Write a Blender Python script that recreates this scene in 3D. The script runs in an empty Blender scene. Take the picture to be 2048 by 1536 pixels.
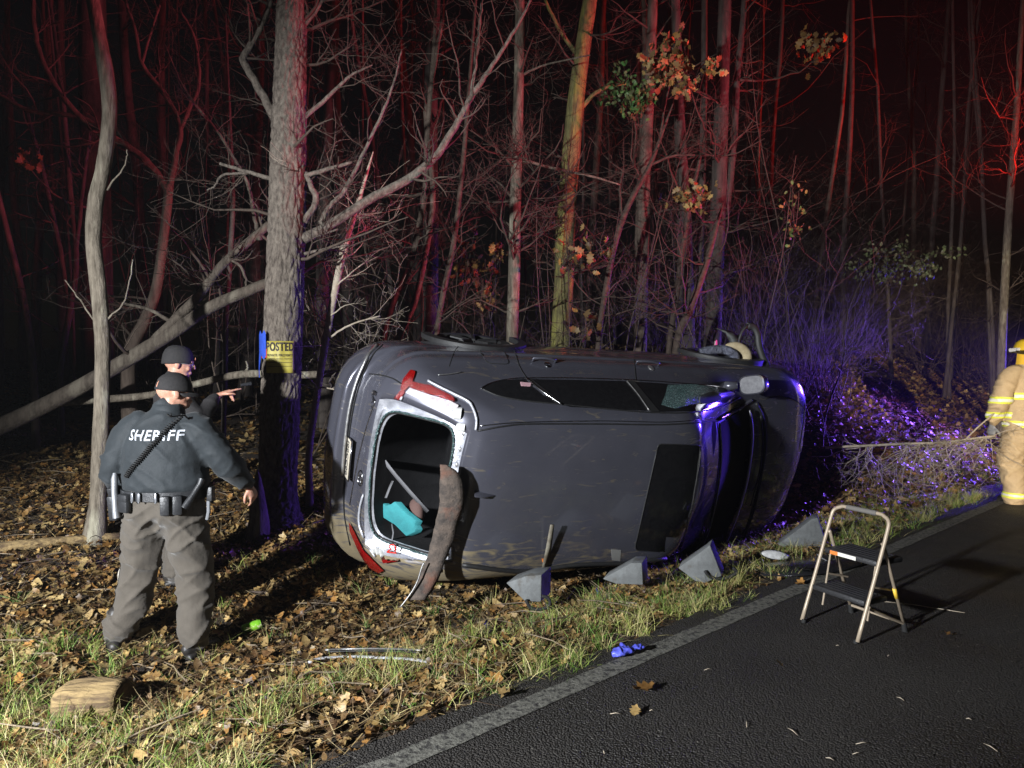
import bpy, bmesh, math, random
import numpy as np
from mathutils import Vector, Matrix, noise
from mathutils.bvhtree import BVHTree

sc = bpy.context.scene
col = sc.collection
R = math.radians
rng = random.Random(7)
nrng = np.random.default_rng(11)

# ------------------------------------------------------------------ camera
FPX, CXP, CYP, CAMH = 1490.0, 1024.0, 768.0, 1.6
PITCH = -math.atan(48 / 1490.0)
cam_d = bpy.data.cameras.new('camera')
cam = bpy.data.objects.new('camera', cam_d); col.objects.link(cam)
cam_d.sensor_width = 36.0; cam_d.lens = 36.0 * FPX / 2048.0
cam_d.clip_start = 0.05; cam_d.clip_end = 500
cam.location = (0, 0, CAMH); cam.rotation_euler = (math.pi / 2 + PITCH, 0, 0)
sc.camera = cam

# ------------------------------------------------------------------ night sky, moonlight
w = bpy.data.worlds.new('World'); sc.world = w; w.use_nodes = True
nt = w.node_tree; bg = nt.nodes['Background']
sky = nt.nodes.new('ShaderNodeTexSky'); sky.sky_type = 'NISHITA'; sky.sun_disc = False
sky.sun_elevation = R(4); sky.sun_rotation = R(200)
nt.links.new(sky.outputs[0], bg.inputs[0]); bg.inputs[1].default_value = 0.0006
sd = bpy.data.lights.new('moonlight', 'SUN'); sd.energy = 0.004; sd.angle = R(0.5); sd.color = (1, .96, .9)
so = bpy.data.objects.new('moonlight', sd); col.objects.link(so)
so.rotation_euler = (R(55), 0, R(-30))

# ------------------------------------------------------------------ the emergency vehicles' lamps and two added spots (all out of frame)
def lamp(name, kind, loc, target, power, color, size=.2, spot=60, blend=.4, size_y=None):
    d = bpy.data.lights.new(name, kind); d.energy = power; d.color = color
    if kind == 'SPOT':
        d.spot_size = R(spot); d.spot_blend = blend; d.shadow_soft_size = size
    elif kind == 'AREA':
        d.shape = 'RECTANGLE'; d.size = size; d.size_y = size_y or size
    else:
        d.shadow_soft_size = size
    o = bpy.data.objects.new(name, d); col.objects.link(o)
    o.location = loc
    o.rotation_euler = (Vector(target) - Vector(loc)).to_track_quat('-Z', 'Y').to_euler()
    return o
lamp('patrol_floodlight', 'SPOT', (-4.3, -.8, 2.25), (-.65, 5.7, .35), 5300, (.93, .96, 1.0), .10, 76, .6)
lamp('engine_headlamp', 'SPOT', (1.2, -13.0, 1.3), (7.0, 9.0, 1.0), 19000, (1.0, .84, .62), .15, 13, .5)
lamp('beacon_blue', 'SPOT', (12.8, 14.0, 1.5), (3.5, 10.4, .6), 4600, (.09, .04, 1.0), .3, 34, .15)
lamp('bank_blue_fill', 'SPOT', (9.4, 12.4, 1.9), (5.0, 11.3, .5), 5600, (.22, .09, 1.0), .3, 54, .4)  # added spot, only there to brighten the bank in blue
lamp('beacon_red', 'SPOT', (9.8, 5.2, 2.1), (-.8, 9.2, 5.9), 6800, (1.0, .13, .20), .3, 41, .25)
lamp('mist_red_fill', 'SPOT', (9.3, 11.4, 3.6), (5.0, 12.6, 8.0), 3000, (1.0, .022, .014), .3, 84, .7)  # added spot, gives the mist a red glow like lens flare

sc.view_settings.view_transform = 'Standard'
sc.view_settings.look = 'None'
sc.view_settings.exposure = 0.0
sc.view_settings.gamma = 1.0
sc.cycles.use_denoising = True
sc.cycles.max_bounces = 5
sc.cycles.diffuse_bounces = 1
sc.cycles.glossy_bounces = 2
sc.cycles.transmission_bounces = 4
sc.cycles.sample_clamp_indirect = 3.0

# ------------------------------------------------------------------ helpers
_cp, _sp = math.cos(PITCH), math.sin(PITCH)
def ray(u, v):
    a = (u - CXP) / FPX; b = -(v - CYP) / FPX
    return Vector((a, _cp - b * _sp, _sp + b * _cp))
def pix(u, v, d):                      # point at distance d along the view axis
    return Vector((0, 0, CAMH)) + ray(u, v) * d
UR = Vector((.738, .674, 0)); NR = Vector((-.674, .738, 0))
PROF = [(-60, .6), (-12, .1), (-6, -.04), (2.5, -.05), (2.72, -.035), (3.2, -.10), (3.9, -.23), (4.6, -.28), (5.2, -.2), (5.8, -.06),
        (6.7, .10), (9, .40), (13, .85), (20, 1.3), (40, 2.0), (120, 3.0)]
_pn = [a for a, b in PROF]; _pz = [b for a, b in PROF]
def gz(x, y):
    n = -.674 * x + .738 * y; u = .738 * x + .674 * y
    z = float(np.interp(n, _pn, _pz))
    k = min(1, max(0, (n - 2.7) / 1.2))
    if k > 0:
        z += k * (.05 * noise.noise((x * .9, y * .9, 0)) + .03 * noise.noise((x * 2.7, y * 2.7, 3)))
        kb = min(1, max(0, (u - 7.6) / 2.6)); kb = kb * kb * (3 - 2 * kb)
        if kb > 0 and n > 3.2: z = z * (1 - kb) + kb * max(z, min(1.75, .5 * (n - 3.2) - .1) + .06 * noise.noise((x * 1.1, y * 1.1, 5)))
        if n > 7: z += min(1, (n - 7) / 5) * .25 * noise.noise((x * .25, y * .25, 8))
    return z
def gpt(u, v):                         # pixel -> point on the ground
    r = ray(u, v); t0 = .5
    for i in range(4000):
        t = t0 + .01
        p = Vector((0, 0, CAMH)) + r * t
        if p.z <= max(gz(p.x, p.y), 0 if (-.674 * p.x + .738 * p.y) < 2.66 else -9): return p
        t0 = t
    return p
def fin(o, parent=None, label=None, cat=None, group=None, kind=None):
    col.objects.link(o)
    if parent is not None: o.parent = parent
    tag(o, label, cat, group, kind); return o
def tag(o, label=None, cat=None, group=None, kind=None):
    if label: o['label'] = label
    if cat: o['category'] = cat
    if group: o['group'] = group
    if kind: o['kind'] = kind
    return o
def empty(name, loc=(0, 0, 0), **k):
    o = bpy.data.objects.new(name, None); o.location = loc; o.empty_display_size = .1
    return fin(o, **k)

class MB:
    def __init__(s): s.v = []; s.f = []; s.m = []
    def add(s, vs, fs, mi=0):
        b = len(s.v); s.v.extend([tuple(p) for p in vs])
        s.f.extend([tuple(i + b for i in f) for f in fs]); s.m.extend([mi] * len(fs)); return b
    def box(s, c, size, M=None, mi=0, bev=0):
        hx, hy, hz = (a / 2 for a in size); c = Vector(c)
        vs = [Vector((x, y, z)) for x in (-hx, hx) for y in (-hy, hy) for z in (-hz, hz)]
        if M is not None: vs = [M @ p for p in vs]
        s.add([p + c for p in vs], [(0, 1, 3, 2), (4, 6, 7, 5), (0, 4, 5, 1), (2, 3, 7, 6), (0, 2, 6, 4), (1, 5, 7, 3)], mi)
    def tube(s, pts, rad, n=8, mi=0, cap=True, fn=None, ref=None, squash=1.0):
        pts = [Vector(p) for p in pts]; N = len(pts)
        if not hasattr(rad, '__len__'): rad = [rad] * N
        t = (pts[1] - pts[0]).normalized()
        a = Vector(ref) if ref is not None else (Vector((1, 0, 0)) if abs(t.x) < .8 else Vector((0, 1, 0)))
        vs = []
        for i in range(N):
            t2 = (pts[min(i + 1, N - 1)] - pts[max(i - 1, 0)])
            if t2.length > 1e-9: t = t2.normalized()
            a = a - t * a.dot(t)
            if a.length < 1e-6: a = t.orthogonal()
            a.normalize(); b = t.cross(a)
            for j in range(n):
                th = 2 * math.pi * j / n; r = rad[i]
                if fn: r = fn(i, th, r)
                vs.append(pts[i] + a * (math.cos(th) * r) + b * (math.sin(th) * r * squash))
        fs = [(i * n + j, i * n + (j + 1) % n, (i + 1) * n + (j + 1) % n, (i + 1) * n + j) for i in range(N - 1) for j in range(n)]
        if cap:
            fs.append(tuple(range(n))[::-1]); fs.append(tuple(range((N - 1) * n, N * n)))
        s.add(vs, fs, mi)
    def lathe(s, prof, n=16, M=None, mi=0, cap=True):   # prof [(r,z)]
        vs = []
        for r, z in prof:
            for j in range(n):
                th = 2 * math.pi * j / n; p = Vector((r * math.cos(th), r * math.sin(th), z)); vs.append(M @ p if M else p)
        N = len(prof)
        fs = [(i * n + j, i * n + (j + 1) % n, (i + 1) * n + (j + 1) % n, (i + 1) * n + j) for i in range(N - 1) for j in range(n)]
        if cap: fs.append(tuple(range(n))[::-1]); fs.append(tuple(range((N - 1) * n, N * n)))
        s.add(vs, fs, mi)
    def ell(s, c, r, M=None, nu=14, nv=10, mi=0):
        vs = []; c = Vector(c)
        for i in range(nv + 1):
            ph = math.pi * i / nv
            for j in range(nu):
                th = 2 * math.pi * j / nu
                p = Vector((r[0] * math.sin(ph) * math.cos(th), r[1] * math.sin(ph) * math.sin(th), r[2] * math.cos(ph)))
                vs.append(c + (M @ p if M else p))
        fs = [(i * nu + j, (i + 1) * nu + j, (i + 1) * nu + (j + 1) % nu, i * nu + (j + 1) % nu) for i in range(nv) for j in range(nu)]
        s.add(vs, fs, mi)
    def prism(s, poly, off, mi=0):     # polygon (list of Vector) extruded by vector off
        n = len(poly); off = Vector(off)
        vs = [Vector(p) for p in poly] + [Vector(p) + off for p in poly]
        s.add(vs, [tuple(range(n))[::-1], tuple(range(n, 2 * n))] + [(i, (i + 1) % n, n + (i + 1) % n, n + i) for i in range(n)], mi)
    def grid(s, rows, mi=0, close=False):
        n = len(rows[0]); vs = [p for r in rows for p in r]
        fs = []
        for i in range(len(rows) - 1):
            for j in range(n if close else n - 1):
                j2 = (j + 1) % n; fs.append((i * n + j, i * n + j2, (i + 1) * n + j2, (i + 1) * n + j))
        s.add(vs, fs, mi)
    def mesh(s, name, mats, smooth=True):
        me = bpy.data.meshes.new(name); me.from_pydata(s.v, [], s.f)
        for m in (mats if isinstance(mats, (list, tuple)) else [mats]): me.materials.append(m)
        if any(s.m): me.polygons.foreach_set('material_index', s.m)
        if smooth: me.polygons.foreach_set('use_smooth', [True] * len(me.polygons))
        me.update(); return me
    def build(s, name, mats, parent=None, smooth=True, clean=True, bevel=0, sharp=40, **k):
        me = s.mesh(name, mats, smooth)
        if clean:
            bm = bmesh.new(); bm.from_mesh(me)
            bmesh.ops.remove_doubles(bm, verts=bm.verts, dist=1e-5)
            bmesh.ops.recalc_face_normals(bm, faces=bm.faces)
            if bevel:
                ed = [e for e in bm.edges if e.is_manifold and e.calc_face_angle(0) > R(30)]
                bmesh.ops.bevel(bm, geom=ed, offset=bevel, segments=2, affect='EDGES', profile=.5)
            bm.to_mesh(me); bm.free()
        if smooth and sharp: me.set_sharp_from_angle(angle=R(sharp))
        o = bpy.data.objects.new(name, me)
        return fin(o, parent, **k)

def catmull(pts, per=6):
    P = [np.array(p, float) for p in pts]; P = [2 * P[0] - P[1]] + P + [2 * P[-1] - P[-2]]
    out = []
    for i in range(1, len(P) - 2):
        for k in range(per):
            t = k / per
            out.append(.5 * (2 * P[i] + (P[i + 1] - P[i - 1]) * t + (2 * P[i - 1] - 5 * P[i] + 4 * P[i + 1] - P[i + 2]) * t * t
                             + (-P[i - 1] + 3 * P[i] - 3 * P[i + 1] + P[i + 2]) * t ** 3))
    out.append(P[-2]); return out

# ------------------------------------------------------------------ materials
def pmat(name, c1, c2=None, scale=6, rough=.6, metal=0, bump=0, bscale=30, coat=0, attr=None, stretch=None, rough2=None,
         spec=.5, sheen=0, kind='noise', lo=.35, hi=.65, bdist=.01, c3=None, scale3=2, lo3=.55, hi3=.7, trans=0):
    m = bpy.data.materials.new(name); m.use_nodes = True
    t = m.node_tree; b = t.nodes['Principled BSDF']; N = t.nodes.new; Lk = t.links.new
    b.inputs['Base Color'].default_value = (*c1, 1); b.inputs['Roughness'].default_value = rough
    b.inputs['Metallic'].default_value = metal; b.inputs['Coat Weight'].default_value = coat
    b.inputs['Coat Roughness'].default_value = .08
    b.inputs['Specular IOR Level'].default_value = spec
    if sheen: b.inputs['Sheen Weight'].default_value = sheen; b.inputs['Sheen Roughness'].default_value = .5
    if trans: b.inputs['Transmission Weight'].default_value = trans
    tc = N('ShaderNodeTexCoord'); vec = tc.outputs['Object']
    if stretch:
        mp = N('ShaderNodeMapping'); mp.inputs['Scale'].default_value = stretch; Lk(vec, mp.inputs[0]); vec = mp.outputs[0]
    def tex(sc_, det=6):
        if kind == 'voronoi':
            x = N('ShaderNodeTexVoronoi'); x.inputs['Scale'].default_value = sc_; Lk(vec, x.inputs['Vector']); return x.outputs['Distance']
        x = N('ShaderNodeTexNoise'); x.inputs['Scale'].default_value = sc_; x.inputs['Detail'].default_value = det
        x.inputs['Roughness'].default_value = .65; Lk(vec, x.inputs['Vector']); return x.outputs['Fac']
    def ramp(src, a, bb):
        r = N('ShaderNodeMapRange'); r.inputs['From Min'].default_value = a; r.inputs['From Max'].default_value = bb; Lk(src, r.inputs['Value']); return r.outputs[0]
    colr = None
    if attr:
        at = N('ShaderNodeAttribute'); at.attribute_name = attr; colr = at.outputs['Color']
        if c2:
            mx = N('ShaderNodeMix'); mx.data_type = 'RGBA'; mx.blend_type = 'MULTIPLY'; mx.inputs['Factor'].default_value = 1
            Lk(colr, mx.inputs['A']); rp = ramp(tex(scale), lo, hi)
            mm = N('ShaderNodeMix'); mm.data_type = 'RGBA'; mm.inputs['A'].default_value = (1, 1, 1, 1); mm.inputs['B'].default_value = (*c2, 1)
            Lk(rp, mm.inputs['Factor']); Lk(mm.outputs['Result'], mx.inputs['B']); colr = mx.outputs['Result']
    elif c2:
        mx = N('ShaderNodeMix'); mx.data_type = 'RGBA'; mx.inputs['A'].default_value = (*c1, 1); mx.inputs['B'].default_value = (*c2, 1)
        Lk(ramp(tex(scale), lo, hi), mx.inputs['Factor']); colr = mx.outputs['Result']
    if c3:
        mx = N('ShaderNodeMix'); mx.data_type = 'RGBA'; mx.inputs['B'].default_value = (*c3, 1)
        if colr: Lk(colr, mx.inputs['A'])
        else: mx.inputs['A'].default_value = (*c1, 1)
        Lk(ramp(tex(scale3, 4), lo3, hi3), mx.inputs['Factor']); colr = mx.outputs['Result']
    if colr: Lk(colr, b.inputs['Base Color'])
    if rough2 is not None:
        mr = N('ShaderNodeMapRange'); mr.inputs['From Min'].default_value = .3; mr.inputs['From Max'].default_value = .7
        mr.inputs['To Min'].default_value = rough; mr.inputs['To Max'].default_value = rough2
        Lk(tex(scale * 1.7), mr.inputs['Value']); Lk(mr.outputs[0], b.inputs['Roughness'])
    if bump:
        bp = N('ShaderNodeBump'); bp.inputs['Strength'].default_value = bump; bp.inputs['Distance'].default_value = bdist
        Lk(tex(bscale, 8), bp.inputs['Height']); Lk(bp.outputs[0], b.inputs['Normal'])
    return m
MT = {}
MT['soil'] = pmat('soil', (.055, .036, .02), (.018, .012, .008), 9, .9, bump=1, bscale=40, bdist=.03, c3=(.10, .068, .03), scale3=3)
MT['leaf'] = pmat('dead leaves', (.3, .2, .1), (.62, .55, .5), 60, .5, attr='Col', spec=.4)
MT['grass'] = pmat('grass blades', (.1, .15, .04), rough=.55, attr='Col', spec=.35)
MT['straw'] = pmat('straw', (.3, .2, .1), rough=.7, attr='Col', spec=.3)
MT['black_plastic'] = pmat('black plastic', (.012, .012, .013), (.02, .02, .02), 30, .55, bump=.15, bscale=200)
MT['rubber'] = pmat('rubber', (.011, .011, .011), rough=.8, bump=.2, bscale=90)
MT['chrome'] = pmat('chrome', (.75, .75, .76), (.5, .5, .5), 40, .18, metal=1)
MT['steel'] = pmat('steel', (.5, .5, .5), (.3, .29, .28), 30, .4, metal=.8, bump=.1)
MT['white'] = pmat('white plastic', (.7, .7, .68), (.5, .5, .48), 20, .45)
# ------------------------------------------------------------------ ground, road, verge
def un(u, n): return UR * u + NR * n
def build_ground():
    ns = list(np.linspace(-60, -6, 10)) + list(np.linspace(-5, 2.4, 8)) + list(np.arange(2.5, 9, .075)) + list(np.arange(9, 22, .35)) + list(np.linspace(22, 120, 16))
    us = list(np.linspace(-60, -10, 10)) + list(np.arange(-9, 16, .11)) + list(np.linspace(16, 30, 25)) + list(np.linspace(32, 140, 12))
    rows = []
    for n in ns:
        row = []
        for u in us:
            p = un(u, n); row.append((p.x, p.y, gz(p.x, p.y)))
        rows.append(row)
    mb = MB(); mb.grid(rows)
    return mb.build('ground', MT['soil'], clean=False, sharp=0, kind='structure', label='dark soil of the roadside verge and wooded bank')
build_ground()

def asphalt():
    m = bpy.data.materials.new('wet asphalt'); m.use_nodes = True
    t = m.node_tree; b = t.nodes['Principled BSDF']; N = t.nodes.new; L = t.links.new
    tc = N('ShaderNodeTexCoord')
    vo = N('ShaderNodeTexVoronoi'); vo.inputs['Scale'].default_value = 105; L(tc.outputs['Object'], vo.inputs['Vector'])
    no = N('ShaderNodeTexNoise'); no.inputs['Scale'].default_value = 1.3; no.inputs['Detail'].default_value = 6; L(tc.outputs['Object'], no.inputs['Vector'])
    n2 = N('ShaderNodeTexNoise'); n2.inputs['Scale'].default_value = 55; n2.inputs['Detail'].default_value = 5; L(tc.outputs['Object'], n2.inputs['Vector'])
    cr = N('ShaderNodeValToRGB'); e = cr.color_ramp.elements
    e[0].position = 0; e[0].color = (.027, .022, .017, 1); e[1].position = .9; e[1].color = (.014, .011, .009, 1)
    x = e.new(.985); x.color = (.15, .14, .12, 1)
    L(vo.outputs['Color'], cr.inputs[0])
    mx = N('ShaderNodeMix'); mx.data_type = 'RGBA'; mx.blend_type = 'MULTIPLY'; mx.inputs['Factor'].default_value = .6
    L(cr.outputs[0], mx.inputs['A'])
    r2 = N('ShaderNodeValToRGB'); r2.color_ramp.elements[0].position = .3; r2.color_ramp.elements[0].color = (.5, .5, .5, 1); r2.color_ramp.elements[1].position = .7
    L(no.outputs['Fac'], r2.inputs[0]); L(r2.outputs[0], mx.inputs['B']); L(mx.outputs['Result'], b.inputs['Base Color'])
    mr = N('ShaderNodeMapRange'); mr.inputs['To Min'].default_value = .55; mr.inputs['To Max'].default_value = .85; mr.inputs['From Min'].default_value = .35; mr.inputs['From Max'].default_value = .65
    L(no.outputs['Fac'], mr.inputs['Value']); L(mr.outputs[0], b.inputs['Roughness'])
    ad = N('ShaderNodeMath'); ad.operation = 'ADD'
    L(vo.outputs['Distance'], ad.inputs[0]); L(n2.outputs['Fac'], ad.inputs[1])
    bp = N('ShaderNodeBump'); bp.inputs['Strength'].default_value = 1.0; bp.inputs['Distance'].default_value = .014
    bp.invert = True
    L(ad.outputs[0], bp.inputs['Height']); L(bp.outputs[0], b.inputs['Normal'])
    return m
MT['asphalt'] = asphalt()
def sheet(name, n0f, n1f, z, mat, us, **k):
    mb = MB(); rows = []
    for u in us:
        a, b = n0f(u), n1f(u); rows.append([tuple(un(u, a + (b - a) * i / 3)[:2]) + (z(u, a + (b - a) * i / 3) if callable(z) else z,) for i in range(4)])
    mb.grid(rows); return mb.build(name, mat, clean=False, sharp=0, kind='structure', **k)
us = list(np.arange(-12, 22, .06)) + list(np.linspace(22, 90, 30))
us = [-60, -30] + us
sheet('road', lambda u: -4.2, lambda u: 2.66 + .05 * noise.noise((u * 1.3, 0, 0)) + .035 * noise.noise((u * 6, 4, 0)), 0.0, MT['asphalt'], us, label='dark wet asphalt country road')
# broken asphalt edge: short skirt down into the verge
mb = MB(); rows = []
for u in us:
    n = 2.66 + .05 * noise.noise((u * 1.3, 0, 0)) + .035 * noise.noise((u * 6, 4, 0))
    p = un(u, n); q = un(u, n + .05); rows.append([(p.x, p.y, -.0005), (q.x, q.y, -.07)])
mb.grid(rows); mb.build('road_edge', MT['asphalt'], clean=False, sharp=0, kind='structure', label='crumbling edge of the asphalt')
def paint():
    m = pmat('worn road paint', (.17, .165, .14), (.09, .087, .075), 25, .8, bump=1, bscale=60, bdist=.012, c3=(.03, .028, .026), scale3=30, lo3=.5, hi3=.6)
    return m
MT['paint'] = paint()
sheet('road_marking', lambda u: 2.40 + .008 * noise.noise((u * 5, 1, 0)), lambda u: 2.525 + .012 * noise.noise((u * 7, 9, 0)), .004, MT['paint'], us, label='worn white edge line along the road')

# ---- leaf litter, straw, grass (nobody could count these)
def leaf_protos():
    P = []
    # oak leaves (lobed) and plain ovals; each a fan strip along the midrib, curled
    for lob in (0, 1, 2, 3, 4, 5):
        r = random.Random(lob); k = 9; L = []; 
        for i in range(k):
            t = i / (k - 1); w_ = .5 * math.sin(math.pi * min(1, t * .93 + .05)) ** .8
            if lob < 4: w_ *= (1.0 if i % 2 == 0 else .52) * r.uniform(.8, 1.1)
            else: w_ *= .7
            w_ *= .75
            z = r.uniform(.05, .35) * (t - .5) ** 2 * 2; e = r.uniform(-.2, .45) * w_ + r.uniform(-.04, .04)
            L.append(((-w_, t - .5, z + e), (0, t - .5, z), (w_, t - .5 + r.uniform(-.03, .03), z + r.uniform(-.2, .45) * w_)))
        v = [p for row in L for p in row]
        f = []
        for i in range(k - 1):
            a = i * 3; f += [(a, a + 1, a + 4, a + 3), (a + 1, a + 2, a + 5, a + 4)]
        P.append((np.array(v), np.array(f)))
    return P
LP = leaf_protos()
def rotmats(yaw, tilt, tdir):
    n = len(yaw); cz, sz = np.cos(yaw), np.sin(yaw)
    Z = np.zeros((n, 3, 3)); Z[:, 0, 0] = cz; Z[:, 0, 1] = -sz; Z[:, 1, 0] = sz; Z[:, 1, 1] = cz; Z[:, 2, 2] = 1
    ax = np.stack([np.cos(tdir), np.sin(tdir), np.zeros(n)], 1); c = np.cos(tilt)[:, None, None]; s = np.sin(tilt)[:, None, None]
    K = np.zeros((n, 3, 3)); K[:, 0, 2] = ax[:, 1]; K[:, 1, 2] = -ax[:, 0]; K[:, 2, 0] = -ax[:, 1]; K[:, 2, 1] = ax[:, 0]
    I = np.eye(3)[None]; T = I + s * K + (1 - c) * (K @ K)
    return T @ Z
def np_object(name, V, F, C, mat, parent=None, **k):      # V (n,3), F (m,4) or (m,3), C per-vertex rgb
    me = bpy.data.meshes.new(name); q = F.shape[1]
    me.vertices.add(len(V)); me.vertices.foreach_set('co', V.astype(np.float32).ravel())
    me.loops.add(F.size); me.loops.foreach_set('vertex_index', F.astype(np.int32).ravel())
    me.polygons.add(len(F)); me.polygons.foreach_set('loop_start', np.arange(0, F.size, q, dtype=np.int32))
    me.update(calc_edges=True)
    if C is not None:
        a = me.color_attributes.new('Col', 'FLOAT_COLOR', 'POINT')
        a.data.foreach_set('color', np.concatenate([C, np.ones((len(C), 1))], 1).astype(np.float32).ravel())
    me.materials.append(mat); me.polygons.foreach_set('use_smooth', np.ones(len(F), bool))
    return fin(bpy.data.objects.new(name, me), parent, **k)
LEAFCOL = np.array([(.38, .28, .125), (.28, .185, .08), (.46, .36, .18), (.15, .09, .045), (.40, .235, .085), (.09, .057, .03), (.52, .43, .23), (.24, .165, .085)]) * np.array((.93, .83, .66))
def leaf_cloud(pos, size, tilt_max, protos=(0, 1, 2, 3, 4, 5), cols=LEAFCOL, droop=False, seed=3):
    g = np.random.default_rng(seed); n = len(pos)
    yaw = g.uniform(0, 6.283, n); tilt = g.uniform(0, tilt_max, n) if not droop else g.uniform(.8, 1.7, n); td = g.uniform(0, 6.283, n)
    M = rotmats(yaw, tilt, td); which = g.choice(len(protos), n); Vs = []; Fs = []; Cs = []; off = 0
    cc = cols[g.choice(len(cols), n)] * np.exp(g.normal(-.36, .42, (n, 1))).clip(.2, 1.15)
    for pi, pr in enumerate(protos):
        idx = np.where(which == pi)[0]
        if not len(idx): continue
        v, f = LP[pr]; curl = g.uniform(.3, 1.6, (len(idx), 1))
        vv = np.repeat(v[None], len(idx), 0).copy(); vv[:, :, 2] *= curl; vv *= size[idx][:, None, None]
        vv = np.einsum('nij,nkj->nki', M[idx], vv) + pos[idx][:, None, :]
        Vs.append(vv.reshape(-1, 3)); Fs.append((f[None] + (np.arange(len(idx)) * len(v))[:, None, None] + off).reshape(-1, 4))
        Cs.append(np.repeat(cc[idx], len(v), 0)); off += len(idx) * len(v)
    return np.concatenate(Vs), np.concatenate(Fs), np.concatenate(Cs)
def scatter(n, d0, d1, n0, n1, power=1.0, dens=None, seed=1, umax=.75):
    g = np.random.default_rng(seed); out = []
    while len(out) < n:
        m = 20000
        d = d0 + (d1 - d0) * g.random(m) ** power; x = g.uniform(-umax, umax, m) * d
        nn = -.674 * x + .738 * d
        ok = (nn > n0) & (nn < n1)
        for X, D, NN in zip(x[ok], d[ok], nn[ok]):
            if dens is None or g.random() < dens(X, D, NN): out.append((X, D))
            if len(out) >= n: break
    return np.array([(x, y, gz(x, y)) for x, y in out])
def leafdens(x, y, n):
    k = min(1, max(.0, (n - 2.72) / .5)); e = .45 + 1.1 * noise.noise((x * .8, y * .8, 20))
    return max(.06, k * min(1, e + .35))
p = scatter(27000, 1.9, 9, 2.66, 12, 1.0, leafdens, 5); p[:, 2] += nrng.uniform(.004, .045, len(p))
V1, F1, C1 = leaf_cloud(p, np.exp(nrng.normal(-2.88, .36, len(p))).clip(.02, .13), 1.0, seed=4)
p = scatter(11000, 8, 22, 3.2, 22, 1.0, None, 6); p[:, 2] += nrng.uniform(.004, .05, len(p))
V2, F2, C2 = leaf_cloud(p, nrng.uniform(.07, .16, len(p)), .8, seed=5)
C2 = C2 * .85
def bankd(x, y, n): return 1.0 if (x > .33 * y and n < 8) else 0
p = scatter(11000, 7.5, 17, 3.0, 8, 1.0, bankd, 16); p[:, 2] += nrng.uniform(.004, .07, len(p))
V3, F3, C3 = leaf_cloud(p, nrng.uniform(.05, .15, len(p)), 1.0, seed=15)
V2 = np.concatenate([V2, V3]); F2 = np.concatenate([F2, F3 + len(V2) - len(V3)]); C2 = np.concatenate([C2, C3])
p = scatter(9000, 1.9, 8, 2.64, 10, 1.0, None, 17); p[:, 2] += nrng.uniform(.002, .03, len(p))
V3, F3, C3 = leaf_cloud(p, nrng.uniform(.015, .045, len(p)), .9, seed=18, cols=LEAFCOL[[3, 5, 7, 1]])
V2 = np.concatenate([V2, V3]); F2 = np.concatenate([F2, F3 + len(V2) - len(V3)]); C2 = np.concatenate([C2, C3])
np_object('leaf_litter', np.concatenate([V1, V2]), np.concatenate([F1, F2 + len(V1)]), np.concatenate([C1, C2]), MT['leaf'], kind='stuff',
          label='brown fallen oak leaves covering the verge and the wooded bank', cat='leaf litter')

def ribbons(base, dirs, length, width, bend, cols, segs=3, seed=0):   # flat blades, base (n,3), dirs (n,3) unit
    g = np.random.default_rng(seed); n = len(base); side = np.cross(dirs, np.array([0, 0, 1.0])); side += g.normal(0, .15, side.shape)
    side /= np.linalg.norm(side, axis=1)[:, None] + 1e-9
    hor = np.stack([np.cos(a := g.uniform(0, 6.283, n)), np.sin(a), np.zeros(n)], 1)
    V = []
    for i in range(segs + 1):
        t = i / segs; c = base + dirs * (length * t)[:, None] + hor * (bend * length * t * t)[:, None]
        c[:, 2] -= bend * length * t * t * .5
        wd = (width * (1 - t * .92))[:, None]; V += [c - side * wd, c + side * wd]
    V = np.stack(V, 1); k = 2 * (segs + 1)
    f = np.array([(2 * i, 2 * i + 1, 2 * i + 3, 2 * i + 2) for i in range(segs)])
    F = (f[None] + (np.arange(n) * k)[:, None, None]).reshape(-1, 4)
    return V.reshape(-1, 3), F, np.repeat(cols, k, 0)
# straw, pine needles and twiglets lying among the leaves
p = scatter(24000, 1.9, 12, 2.6, 12, 1.0, lambda x, y, n: min(1, max(.03, (n - 2.62) / .25)), 8); p[:, 2] += nrng.uniform(.01, .06, len(p))
a = nrng.uniform(0, 6.283, len(p)); dz = nrng.normal(0, .22, len(p)); D = np.stack([np.cos(a), np.sin(a), dz], 1); D /= np.linalg.norm(D, axis=1)[:, None]
cc = np.array([(.36, .26, .12), (.22, .14, .07), (.44, .34, .18), (.12, .08, .05)])[nrng.choice(4, len(p))]
V, F, C = ribbons(p, D, nrng.uniform(.06, .28, len(p)), nrng.uniform(.0012, .003, len(p)), nrng.uniform(-.2, .2, len(p)), cc, 3, 9)
np_object('straw_litter', V, F, C, MT['straw'], kind='stuff', label='dry straw and pine needles strewn between the fallen leaves', cat='straw')
# small broken twigs
tw_ = MB(); tp_ = scatter(900, 2.0, 11, 2.8, 10, 1.0, None, 31); tr_ = random.Random(8)
for q in tp_:
    a = tr_.uniform(0, 6.283); L_ = tr_.uniform(.08, .45); d_ = Vector((math.cos(a), math.sin(a), tr_.gauss(0, .12))); o_ = Vector(q) + Vector((0, 0, .03)); r_ = tr_.uniform(.0025, .007)
    tw_.tube([o_, o_ + d_ * L_ * .35 + Vector((tr_.gauss(0, .015), tr_.gauss(0, .015), .01)), o_ + d_ * L_ * .7 + Vector((tr_.gauss(0, .02), tr_.gauss(0, .02), .012)), o_ + d_ * L_], [r_, r_ * .9, r_ * .7, r_ * .4], 4, cap=False)
MT['litter_twig'] = pmat('litter twigs', (.26, .20, .13), (.10, .075, .05), 9, .8)
tw_.build('twig_litter', MT['litter_twig'], clean=False, sharp=0, kind='stuff', label='small broken twigs scattered over the leaf litter', cat='twigs')
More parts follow.
